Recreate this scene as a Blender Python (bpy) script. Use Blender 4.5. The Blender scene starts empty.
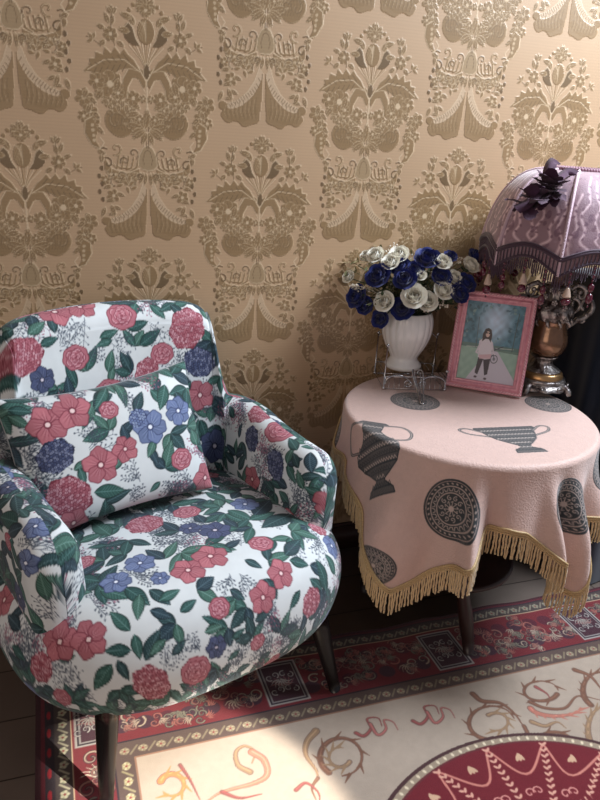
import bpy, math, random
import numpy as np
from math import pi, sin, cos, radians
from mathutils import Matrix, Vector

random.seed(7)
RNG = np.random.RandomState(11)
SC = bpy.context.scene
COL = SC.collection
REG = {}          # name -> list of (object, local verts, uv) kept for layout work


def lin(c):
    c = np.asarray(c, dtype=float) / 255.0
    return np.where(c <= 0.04045, c / 12.92, ((c + 0.055) / 1.055) ** 2.4)


# ------------------------------------------------------------------ materials
def mat(name, color=(200, 200, 200), rough=0.6, metal=0.0, spec=0.5, sheen=0.0, attr=False,
        bump=None, rough_alpha=None, sss=0.0, trans=0.0, coat=0.0, alpha_bump=0.0, noise_col=0.0, noise_scale=20.0,
        coat_rough=0.1, two=None):
    m = bpy.data.materials.new(name)
    m.use_nodes = True
    nt = m.node_tree
    b = nt.nodes['Principled BSDF']
    b.inputs['Roughness'].default_value = rough
    b.inputs['Metallic'].default_value = metal
    b.inputs['Specular IOR Level'].default_value = spec
    b.inputs['Sheen Weight'].default_value = sheen
    b.inputs['Sheen Roughness'].default_value = 0.5
    b.inputs['Coat Weight'].default_value = coat
    b.inputs['Coat Roughness'].default_value = coat_rough
    b.inputs['Transmission Weight'].default_value = trans
    if sss:
        b.inputs['Subsurface Weight'].default_value = sss
        b.inputs['Subsurface Radius'].default_value = (0.01, 0.01, 0.01)
    src = None
    tc = nt.nodes.new('ShaderNodeTexCoord')
    if attr:
        a = nt.nodes.new('ShaderNodeAttribute')
        a.attribute_name = 'Col'
        src = a.outputs['Color']
        if rough_alpha is not None:
            mr = nt.nodes.new('ShaderNodeMapRange')
            mr.inputs['To Min'].default_value = rough_alpha[0]
            mr.inputs['To Max'].default_value = rough_alpha[1]
            nt.links.new(a.outputs['Alpha'], mr.inputs['Value'])
            nt.links.new(mr.outputs['Result'], b.inputs['Roughness'])
    else:
        rgb = nt.nodes.new('ShaderNodeRGB')
        rgb.outputs[0].default_value = (*lin(color), 1)
        src = rgb.outputs[0]
    if two is not None:
        nz = nt.nodes.new('ShaderNodeTexNoise')
        nz.inputs['Scale'].default_value = two[1]
        nz.inputs['Detail'].default_value = 5
        nt.links.new(tc.outputs['Object'], nz.inputs['Vector'])
        rp = nt.nodes.new('ShaderNodeMapRange')
        rp.inputs['From Min'].default_value = two[2]
        rp.inputs['From Max'].default_value = two[3]
        nt.links.new(nz.outputs['Fac'], rp.inputs['Value'])
        mx = nt.nodes.new('ShaderNodeMix')
        mx.data_type = 'RGBA'
        nt.links.new(rp.outputs['Result'], mx.inputs['Factor'])
        nt.links.new(src, mx.inputs['A'])
        mx.inputs['B'].default_value = (*lin(two[0]), 1)
        src = mx.outputs['Result']
    if noise_col:
        nz = nt.nodes.new('ShaderNodeTexNoise')
        nz.inputs['Scale'].default_value = noise_scale
        nz.inputs['Detail'].default_value = 4
        nt.links.new(tc.outputs['Object'], nz.inputs['Vector'])
        mr = nt.nodes.new('ShaderNodeMapRange')
        mr.inputs['From Min'].default_value = 0.3
        mr.inputs['From Max'].default_value = 0.7
        mr.inputs['To Min'].default_value = 1 - noise_col
        mr.inputs['To Max'].default_value = 1 + noise_col
        nt.links.new(nz.outputs['Fac'], mr.inputs['Value'])
        vm = nt.nodes.new('ShaderNodeVectorMath')
        vm.operation = 'SCALE'
        nt.links.new(src, vm.inputs[0])
        nt.links.new(mr.outputs['Result'], vm.inputs['Scale'])
        src = vm.outputs['Vector']
    nt.links.new(src, b.inputs['Base Color'])
    if bump or alpha_bump:
        bp = nt.nodes.new('ShaderNodeBump')
        bp.inputs['Distance'].default_value = 0.001
        if bump:
            nz = nt.nodes.new('ShaderNodeTexNoise')
            nz.inputs['Scale'].default_value = bump[0]
            nz.inputs['Detail'].default_value = 3
            nt.links.new(tc.outputs['Object'], nz.inputs['Vector'])
            bp.inputs['Strength'].default_value = bump[1]
            bp.inputs['Distance'].default_value = bump[2] if len(bump) > 2 else 0.001
            nt.links.new(nz.outputs['Fac'], bp.inputs['Height'])
        nt.links.new(bp.outputs['Normal'], b.inputs['Normal'])
        if alpha_bump:
            b2 = nt.nodes.new('ShaderNodeBump')
            b2.inputs['Strength'].default_value = 1.0
            b2.inputs['Distance'].default_value = alpha_bump
            nt.links.new(a.outputs['Alpha'], b2.inputs['Height'])
            nt.links.new(bp.outputs['Normal'], b2.inputs['Normal'])
            nt.links.new(b2.outputs['Normal'], b.inputs['Normal'])
    return m


# ------------------------------------------------------------------ mesh helpers
def mesh_arr(name, V, F, material=None, parent=None, col=None, smooth=True, uv=None):
    """V (n,3), F (m,4 or 3) arrays or list of such arrays."""
    V = np.ascontiguousarray(V, dtype=np.float32)
    Fs = F if isinstance(F, list) else [F]
    Fs = [np.asarray(f, dtype=np.int32) for f in Fs if len(f)]
    me = bpy.data.meshes.new(name)
    me.vertices.add(len(V))
    me.vertices.foreach_set('co', V.ravel())
    loops = np.concatenate([f.ravel() for f in Fs])
    tot = np.concatenate([np.full(len(f), f.shape[1], np.int32) for f in Fs])
    st = np.concatenate([[0], np.cumsum(tot)[:-1]]).astype(np.int32)
    me.loops.add(len(loops))
    me.loops.foreach_set('vertex_index', loops)
    me.polygons.add(len(tot))
    me.polygons.foreach_set('loop_start', st)
    me.update(calc_edges=True)
    if smooth:
        me.polygons.foreach_set('use_smooth', np.ones(len(tot), bool))
    if col is not None:
        a = me.color_attributes.new('Col', 'FLOAT_COLOR', 'POINT')
        c = np.ones((len(V), 4), np.float32)
        c[:, :col.shape[1]] = col
        a.data.foreach_set('color', c.ravel())
    if material:
        me.materials.append(material)
    me.validate()
    o = bpy.data.objects.new(name, me)
    COL.objects.link(o)
    if parent:
        o.parent = parent
    if uv is not None:
        REG[o.name] = (o, V, np.asarray(uv))
    return o


def grid_faces(nu, nv, cu=False, cv=False, off=0):
    iu = np.arange(nu if cu else nu - 1)
    iv = np.arange(nv if cv else nv - 1)
    U, W = np.meshgrid(iu, iv, indexing='ij')
    U2 = (U + 1) % nu
    W2 = (W + 1) % nv
    return (np.stack([U * nv + W, U2 * nv + W, U2 * nv + W2, U * nv + W2], -1).reshape(-1, 4) + off).astype(np.int32)


class MB:
    """collects pieces that become ONE mesh"""
    def __init__(s):
        s.V = []; s.Q = []; s.T = []; s.n = 0

    def add(s, V, Q=None, T=None):
        V = np.asarray(V, float).reshape(-1, 3)
        s.V.append(V)
        if Q is not None and len(Q): s.Q.append(np.asarray(Q) + s.n)
        if T is not None and len(T): s.T.append(np.asarray(T) + s.n)
        s.n += len(V)
        return s

    def tube(s, pts, r, n=8, caps=True, closed=False):
        P = np.asarray(pts, float)
        m = len(P)
        r = np.broadcast_to(np.asarray(r, float), (m,))
        if closed:
            T = np.roll(P, -1, 0) - np.roll(P, 1, 0)
        else:
            T = np.gradient(P, axis=0)
        T /= np.linalg.norm(T, axis=1)[:, None] + 1e-12
        ref = np.array([0, 0, 1.]) if abs(T[0, 2]) < 0.9 else np.array([1., 0, 0])
        N = np.cross(T[0], ref); N /= np.linalg.norm(N)
        out = []
        for i in range(m):
            N = N - T[i] * (N @ T[i]); N /= np.linalg.norm(N) + 1e-12
            B = np.cross(T[i], N)
            a = np.arange(n) * 2 * pi / n
            out.append(P[i] + r[i] * (np.cos(a)[:, None] * N + np.sin(a)[:, None] * B))
        V = np.concatenate(out)
        Q = grid_faces(m, n, cu=closed, cv=True)
        T3 = []
        if caps and not closed:
            V = np.concatenate([V, P[:1], P[-1:]])
            c0, c1 = m * n, m * n + 1
            for k in range(n):
                T3.append((c0, (k + 1) % n, k)); T3.append((c1, (m - 1) * n + k, (m - 1) * n + (k + 1) % n))
        return s.add(V, Q, T3)

    def lathe(s, prof, n=48, center=(0, 0, 0), rmod=None):
        prof = np.asarray(prof, float)
        a = np.arange(n) * 2 * pi / n
        R = prof[:, 0][:, None] * np.ones(n)
        if rmod is not None: R = R * rmod(a[None, :], prof[:, 1][:, None])
        V = np.stack([R * np.cos(a), R * np.sin(a), prof[:, 1][:, None] * np.ones(n)], -1).reshape(-1, 3) + np.array(center)
        return s.add(V, grid_faces(len(prof), n, cv=True))

    def ball(s, c, r, nu=10, nv=8, sc=(1, 1, 1)):
        th = np.linspace(0.02, pi - 0.02, nv)
        prof = np.stack([np.sin(th) * r, np.cos(th) * r], -1)
        a = np.arange(nu) * 2 * pi / nu
        V = np.stack([prof[:, 0][:, None] * np.cos(a) * sc[0], prof[:, 0][:, None] * np.sin(a) * sc[1],
                      prof[:, 1][:, None] * np.ones(nu) * sc[2]], -1).reshape(-1, 3) + np.array(c)
        return s.add(V, grid_faces(nv, nu, cv=True), [])

    def box(s, lo, hi):
        x0, y0, z0 = lo; x1, y1, z1 = hi
        V = [(x, y, z) for z in (z0, z1) for y in (y0, y1) for x in (x0, x1)]
        Q = [(0, 2, 3, 1), (4, 5, 7, 6), (0, 1, 5, 4), (2, 6, 7, 3), (0, 4, 6, 2), (1, 3, 7, 5)]
        return s.add(V, Q)

    def build(s, name, material, parent=None, smooth=True, M=None):
        V = np.concatenate(s.V)
        if M is not None:
            M = np.array(M)
            V = V @ M[:3, :3].T + M[:3, 3]
        F = []
        if s.Q: F.append(np.concatenate([np.asarray(q).reshape(-1, 4) for q in s.Q]))
        if s.T: F.append(np.concatenate([np.asarray(q).reshape(-1, 3) for q in s.T]))
        return mesh_arr(name, V, F, material, parent, smooth=smooth)


def spline(P, n):
    """Catmull-Rom through control points, n samples evenly by arclength"""
    P = np.asarray(P, float)
    Q = np.concatenate([[2 * P[0] - P[1]], P, [2 * P[-1] - P[-2]]])
    out = []
    for i in range(len(P) - 1):
        p0, p1, p2, p3 = Q[i:i + 4]
        t = np.linspace(0, 1, 24, endpoint=False)[:, None]
        out.append(0.5 * ((2 * p1) + (-p0 + p2) * t + (2 * p0 - 5 * p1 + 4 * p2 - p3) * t ** 2 + (-p0 + 3 * p1 - 3 * p2 + p3) * t ** 3))
    out = np.concatenate(out + [P[-1:]])
    d = np.concatenate([[0], np.cumsum(np.linalg.norm(np.diff(out, axis=0), axis=1))])
    t = np.linspace(0, d[-1], n)
    return np.stack([np.interp(t, d, out[:, k]) for k in range(P.shape[1])], -1)


def empty(name, loc=(0, 0, 0), rz=0, label=None, cat=None, group=None):
    o = bpy.data.objects.new(name, None)
    COL.objects.link(o)
    o.location = loc
    o.rotation_euler = (0, 0, rz)
    o.empty_display_size = 0.05
    if label: tag(o, label, cat, group)
    return o


def tag(o, label=None, cat=None, group=None, kind=None):
    if label: o['label'] = label
    if cat: o['category'] = cat
    if group: o['group'] = group
    if kind: o['kind'] = kind
    return o


# ------------------------------------------------------------------ pattern painter
class Canvas:
    """flat print in metres; u to the right, v up; colours sRGB 0-255; 4th channel = raised-thread mask"""
    def __init__(s, u0, u1, v0, v1, res=0.001, base=(255, 255, 255), wrap=False):
        s.u0, s.v0, s.res, s.wrap = u0, v0, res, wrap
        s.w = int(round((u1 - u0) / res)); s.h = int(round((v1 - v0) / res))
        s.a = np.zeros((s.h, s.w, 4), np.float32)
        s.a[..., :3] = base

    def _win(s, lo, hi):
        i0 = int(math.floor((lo[0] - s.u0) / s.res)) - 2; i1 = int(math.ceil((hi[0] - s.u0) / s.res)) + 2
        j0 = int(math.floor((lo[1] - s.v0) / s.res)) - 2; j1 = int(math.ceil((hi[1] - s.v0) / s.res)) + 2
        if not s.wrap:
            i0 = max(i0, 0); j0 = max(j0, 0); i1 = min(i1, s.w); j1 = min(j1, s.h)
            if i1 <= i0 or j1 <= j0: return None
        ii = np.arange(i0, i1); jj = np.arange(j0, j1)
        X, Y = np.meshgrid(s.u0 + (ii + .5) * s.res, s.v0 + (jj + .5) * s.res)
        if s.wrap: ii = ii % s.w; jj = jj % s.h
        return ii, jj, X, Y

    def _put(s, ii, jj, al, color, m=None):
        ix = np.ix_(jj, ii)
        sub = s.a[ix]
        al = al[..., None]
        c = np.asarray(color, np.float32)
        sub[..., :3] = sub[..., :3] * (1 - al) + c * al
        if m is not None: sub[..., 3:] = sub[..., 3:] * (1 - al) + m * al
        s.a[ix] = sub

    def poly(s, P, color, op=1.0, m=None):
        P = np.asarray(P, float)
        w = s._win(P.min(0), P.max(0))
        if w is None: return
        ii, jj, X, Y = w
        ins = np.zeros(X.shape, bool)
        x0, y0 = P[-1]
        for x1, y1 in P:
            if y0 != y1:
                c = ((y0 > Y) != (y1 > Y)) & (X < (x1 - x0) * (Y - y0) / (y1 - y0) + x0)
                ins ^= c
            x0, y0 = x1, y1
        s._put(ii, jj, ins * float(op), color, m)

    def line(s, P, wd, color, op=1.0, m=None, taper=False):
        P = np.asarray(P, float)
        w = s._win(P.min(0) - wd, P.max(0) + wd)
        if w is None: return
        ii, jj, X, Y = w
        A = np.zeros(X.shape)
        n = len(P) - 1
        for k in range(n):
            a, b = P[k], P[k + 1]
            d = b - a
            L = d @ d + 1e-12
            t = np.clip(((X - a[0]) * d[0] + (Y - a[1]) * d[1]) / L, 0, 1)
            D = np.hypot(X - a[0] - t * d[0], Y - a[1] - t * d[1])
            ww = wd * (1 - .8 * (k + t) / n) if taper else wd
            A = np.maximum(A, np.clip((ww / 2 - D) / s.res + .5, 0, 1))
        s._put(ii, jj, A * op, color, m)

    def ell(s, x, y, a, b, ang, color, op=1.0, m=None, ring=None):
        r = max(a, b)
        w = s._win((x - r, y - r), (x + r, y + r))
        if w is None: return
        ii, jj, X, Y = w
        c, sn = cos(ang), sin(ang)
        p = (X - x) * c + (Y - y) * sn; q = -(X - x) * sn + (Y - y) * c
        d = (np.hypot(p / a, q / b) - 1) * min(a, b)
        if ring: A = np.clip((ring / 2 - abs(d + ring / 2)) / s.res + .5, 0, 1)
        else: A = np.clip(-d / s.res + .5, 0, 1)
        s._put(ii, jj, A * op, color, m)

    def sample(s, u, v):
        x = (np.asarray(u) - s.u0) / s.res - .5; y = (np.asarray(v) - s.v0) / s.res - .5
        xi = np.floor(x).astype(int); yi = np.floor(y).astype(int)
        fx = (x - xi)[:, None]; fy = (y - yi)[:, None]
        if s.wrap:
            f = lambda i, j: s.a[j % s.h, i % s.w]
        else:
            f = lambda i, j: s.a[np.clip(j, 0, s.h - 1), np.clip(i, 0, s.w - 1)]
        c = (f(xi, yi) * (1 - fx) + f(xi + 1, yi) * fx) * (1 - fy) + (f(xi, yi + 1) * (1 - fx) + f(xi + 1, yi + 1) * fx) * fy
        out = np.empty_like(c)
        out[:, :3] = lin(c[:, :3])
        out[:, 3] = c[:, 3]
        return out


def rotp(P, x, y, a, sc=1.0):
    P = np.asarray(P, float) * sc
    c, s = cos(a), sin(a)
    return np.stack([x + P[:, 0] * c - P[:, 1] * s, y + P[:, 0] * s + P[:, 1] * c], -1)


# ------------------------------------------------------------------ floral chintz elements
GR = [(32, 68, 64), (44, 82, 74), (30, 58, 60), (56, 92, 80), (28, 50, 60)]


def leaf(c, x, y, ang, L, W, col=None):
    col = col or random.choice(GR)
    t = np.linspace(0, 1, 12)
    w = np.sin(pi * t ** 0.8) * W / 2
    up = np.stack([t * L, w], -1); dn = np.stack([t[::-1] * L, -w[::-1]], -1)
    c.poly(rotp(np.concatenate([up, dn]), x, y, ang), col)
    hi = tuple(min(255, v + 48) for v in col); dk = tuple(int(v * .55) for v in col)
    c.line(rotp(np.concatenate([up, dn, up[:1]]), x, y, ang), .0016, dk)
    c.line(rotp([(0, 0), (L * .97, 0)], x, y, ang), .0018, hi)
    for k in range(2, 9):
        for s in (-1, 1):
            c.line(rotp([(k / 10 * L, 0), ((k + 1.4) / 10 * L, s * np.interp(k / 10, t, w) * .8)], x, y, ang), .0012, hi, .7)


def petalf(c, x, y, r, n, ang, col, dk, lt, cen=(235, 205, 200)):
    for k in range(n):
        a = ang + 2 * pi * k / n
        px, py = x + cos(a) * r * .55, y + sin(a) * r * .55
        P = []
        for q in range(20):
            b = 2 * pi * q / 20
            rr = 1 + .08 * sin(5 * b + k)
            P.append((r * .5 * rr * cos(b), r * .46 * rr * sin(b)))
        P = rotp(P, px, py, a)
        c.poly(P, col if k % 2 else tuple(int(v * .93) for v in col))
        c.line(np.concatenate([P, P[:1]]), .0018, dk, .85)
        for q in (-.45, -.3, -.15, 0, .15, .3, .45):
            e_ = random.uniform(.6, .95)
            c.line([(x, y), (x + cos(a + q) * r * e_, y + sin(a + q) * r * e_)], .0016, dk if int(q * 20) % 2 else lt, .6, taper=True)
    c.ell(x, y, r * .22, r * .22, 0, dk)
    c.ell(x, y, r * .13, r * .13, 0, cen)


def hydr(c, x, y, r, col, dk, lt, asp=.85, ang=0.):
    P = []
    for q in range(28):
        b = 2 * pi * q / 28
        rr = r * (1 + .07 * sin(7 * b))
        P.append((rr * cos(b), rr * asp * sin(b)))
    c.poly(rotp(P, x, y, ang), dk)
    st = .0062
    k = 0
    yy = -r
    while yy < r:
        xx = -r + (st / 2 if k % 2 else 0)
        while xx < r:
            if (xx / r) ** 2 + (yy / (r * asp)) ** 2 < .93:
                p = rotp([(xx + random.uniform(-.0008, .0008), yy)], x, y, ang)[0]
                f = random.random()
                c.ell(p[0], p[1], .0027, .0023, random.uniform(0, 3), lt if f > .55 else col)
                if f > .3: c.ell(p[0], p[1], .0009, .0009, 0, dk)
            xx += st
        yy += st * .85
        k += 1


def rosef(c, x, y, r, col, dk, lt, ang=0.):
    P = []
    for q in range(36):
        b = 2 * pi * q / 36
        rr = r * (1 + .1 * abs(sin(3.5 * b + ang)))
        P.append((x + rr * cos(b), y + rr * .9 * sin(b)))
    c.poly(P, col)
    c.line(np.array(P + P[:1]), .0018, dk)
    for lay, (rr, n) in enumerate(((.84, 5), (.64, 5), (.44, 4), (.26, 3))):
        ox, oy = x + random.uniform(-.07, .07) * r, y + random.uniform(-.07, .07) * r
        for k in range(n):
            a = ang + lay * .6 + 2 * pi * k / n
            q_ = 2.6 / n
            P = [(ox + r * rr * (1 - .16 * abs(t) ** 2) * cos(a + t * q_), oy + r * rr * (1 - .16 * abs(t) ** 2) * .9 * sin(a + t * q_)) for t in np.linspace(-1.1, 1.1, 9)]
            c.poly(P + [(ox, oy)], tuple(int(v * (1.0 + .05 * ((k + lay) % 3 - 1))) for v in col), .8)
            c.line(P, .0020, dk, .8)
            P2 = [(ox + (p[0] - ox) * .9, oy + (p[1] - oy) * .9) for p in P[2:-2]]
            c.line(P2, .0022, lt, .75)
    c.ell(x, y, r * .1, r * .08, 0, dk)


def sprig(c, x, y, ang, L, col=(58, 66, 78), dots=None):
    st = random.getstate()
    random.seed(int(abs(x * 7919 + y * 104729) * 1000))
    L = L * 1.25
    for br in (-.45, 0, .5):
        n = 5
        A = ang + br
        P = [(x + cos(A) * L * t, y + sin(A) * L * t + .08 * L * sin(t * 3 + br * 4)) for t in np.linspace(0, 1 - abs(br) * .3, n + 1)]
        c.line(P, .0011, col, .85)
        for k in range(1, n + 1):
            for s in (-1, 1):
                a = A + s * random.uniform(.6, 1.2)
                q = L * random.uniform(.1, .2)
                e = (P[k][0] + cos(a) * q, P[k][1] + sin(a) * q)
                c.line([P[k], e], .0009, col, .7)
                c.ell(e[0], e[1], random.uniform(.0016, .0027), random.uniform(.0011, .0018), a, dots or col, .9)
    random.setstate(st)


PINK = ((180, 106, 114), (116, 46, 60), (212, 156, 160))
ROSE = ((174, 104, 114), (122, 48, 62), (216, 170, 176))
BLUE = ((108, 122, 158), (50, 60, 96), (164, 178, 202))
NAVY = ((72, 80, 112), (34, 38, 62), (136, 142, 168))


def element(c, kind, u, v, r, ang=0.):
    if kind == 'P': petalf(c, u, v, r, 5, ang, PINK[0], PINK[1], PINK[2])
    elif kind == 'B': petalf(c, u, v, r, 6, ang, BLUE[0], BLUE[1], BLUE[2], (230, 232, 240))
    elif kind == 'N': petalf(c, u, v, r, 6, ang, NAVY[0], NAVY[1], NAVY[2], (210, 200, 210))
    elif kind == 'H': hydr(c, u, v, r, *ROSE, ang=ang)
    elif kind == 'h': hydr(c, u, v, r, *NAVY, ang=ang)
    elif kind == 'b': hydr(c, u, v, r, *BLUE, ang=ang)
    elif kind == 'R': rosef(c, u, v, r, *ROSE, ang=ang)
    elif kind == 's': sprig(c, u, v, ang, r * 2)
    elif kind == 'S': sprig(c, u, v, ang, r * 2, (86, 66, 84), (150, 84, 104))
    elif kind == 'L': leaf(c, u, v, ang, r, r * .46)
    elif kind == 'l': leaf(c, u, v, ang, r, r * .36)


def floral(u0, u1, v0, v1, placed, seed=1, fill=True, step=.041):
    """placed: (kind,u,v,r,ang). the rest of the cloth is filled with leaves and sprigs"""
    random.seed(seed)
    c = Canvas(u0, u1, v0, v1, .001, (212, 215, 214))
    occ = [(p[1], p[2], p[3]) for p in placed if p[0] not in 'Ll']
    if fill:
        pts = []
        k = 0
        v = v0
        while v < v1:
            u = u0 + (step / 2 if k % 2 else 0)
            while u < u1:
                pts.append((u + random.uniform(-.3, .3) * step, v + random.uniform(-.3, .3) * step))
                u += step
            v += step * .8
            k += 1
        big = list(occ)
        order = list(pts)
        mids = [(p[1] + cos(p[4]) * p[3] * (.5 if p[0] == 'L' else 1), p[2] + sin(p[4]) * p[3] * (.5 if p[0] == 'L' else 1)) for p in placed if p[0] in 'Lls']
        random.shuffle(order)
        lowp = []
        for (u, v) in order:
            free = min([math.hypot(u - a, v - b) - r for a, b, r in big] or [1])
            if free > .062 and min([math.hypot(u - a, v - b) for a, b in mids] or [1]) > .055:
                kk = random.choice('PHRNhBRP')
                r = random.uniform(.020, .036)
                lowp.append((kk, u, v, r, random.uniform(0, 6)))
                big.append((u, v, r))
        for (u, v) in order:
            d = min([math.hypot(u - a, v - b) - r for a, b, r in big])
            dl_ = min([math.hypot(u - a, v - b) for a, b in mids] or [1])
            if d > .003 and dl_ > .027:
                a = random.uniform(0, 6.28)
                f = random.random()
                if f < .72:
                    for q in range(random.choice((2, 3, 3))):
                        leaf(c, u, v, a + q * 1.15, random.uniform(.036, .064), random.uniform(.019, .027))
                else:
                    for q in range(3): sprig(c, u, v, a + q * 1.0, random.uniform(.03, .045),
                                             *(((86, 66, 84), (150, 84, 104)) if random.random() < .3 else ()))
        for (kk, a, b, r, an) in lowp:
            if kk in 'PHRNhBb':
                an0 = random.uniform(0, 6.28)
                for q in range(4):
                    aa = an0 + q * 1.57 + random.uniform(-.3, .3)
                    leaf(c, a + cos(aa) * r * .7, b + sin(aa) * r * .7, aa + random.uniform(-.4, .4), random.uniform(.026, .042), .016)
        for p in lowp: element(c, *p)
    for p in sorted(placed, key=lambda p: p[0] not in 'LlsS'): element(c, *p)
    return c

# ------------------------------------------------------------------ camera (phone held by a standing person)
F_PX = 705.54
CAM = np.array([-0.22494, -1.69691, 1.18])
YAW, PITCH, ROLL = 0.35326, 0.36355, 0.06327
_f = np.array([sin(YAW) * cos(PITCH), cos(YAW) * cos(PITCH), -sin(PITCH)])
_r0 = np.array([cos(YAW), -sin(YAW), 0.]); _u0 = np.cross(_r0, _f)
_r = _r0 * cos(ROLL) + _u0 * sin(ROLL); _u = -_r0 * sin(ROLL) + _u0 * cos(ROLL)
cd = bpy.data.cameras.new('camera')
cam = bpy.data.objects.new('camera', cd)
COL.objects.link(cam)
cd.sensor_fit = 'HORIZONTAL'; cd.sensor_width = 36.0; cd.lens = F_PX * 36 / 600
cd.clip_start = 0.02
Mc = Matrix.Identity(4)
for i in range(3):
    Mc[i][0] = _r[i]; Mc[i][1] = _u[i]; Mc[i][2] = -_f[i]; Mc[i][3] = CAM[i]
cam.matrix_world = Mc
SC.camera = cam


def at(px, py, axis, val):
    d = _f + _r * (px - 300) / F_PX - _u * (py - 400) / F_PX
    return CAM + (val - CAM[axis]) / d[axis] * d


# ------------------------------------------------------------------ wallpaper
WA, WB, WZ0 = 0.265, 0.52148, 1.43071       # half-drop spacing, vertical repeat, level of a crown tip
GROUND = (181, 149, 115)
FIG = (143, 115, 80)
FIG2 = (114, 91, 63)
HI = (202, 176, 142)
Q = 0.0021


def spiral(cx, cy, r, a0, turns, n=26, shrink=.15, flip=1):
    t = np.linspace(0, 1, n)
    rr = r * (1 - t * (1 - shrink))
    a = a0 + flip * t * turns * 2 * pi
    return np.stack([cx + rr * np.cos(a), cy + rr * np.sin(a)], -1)


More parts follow.
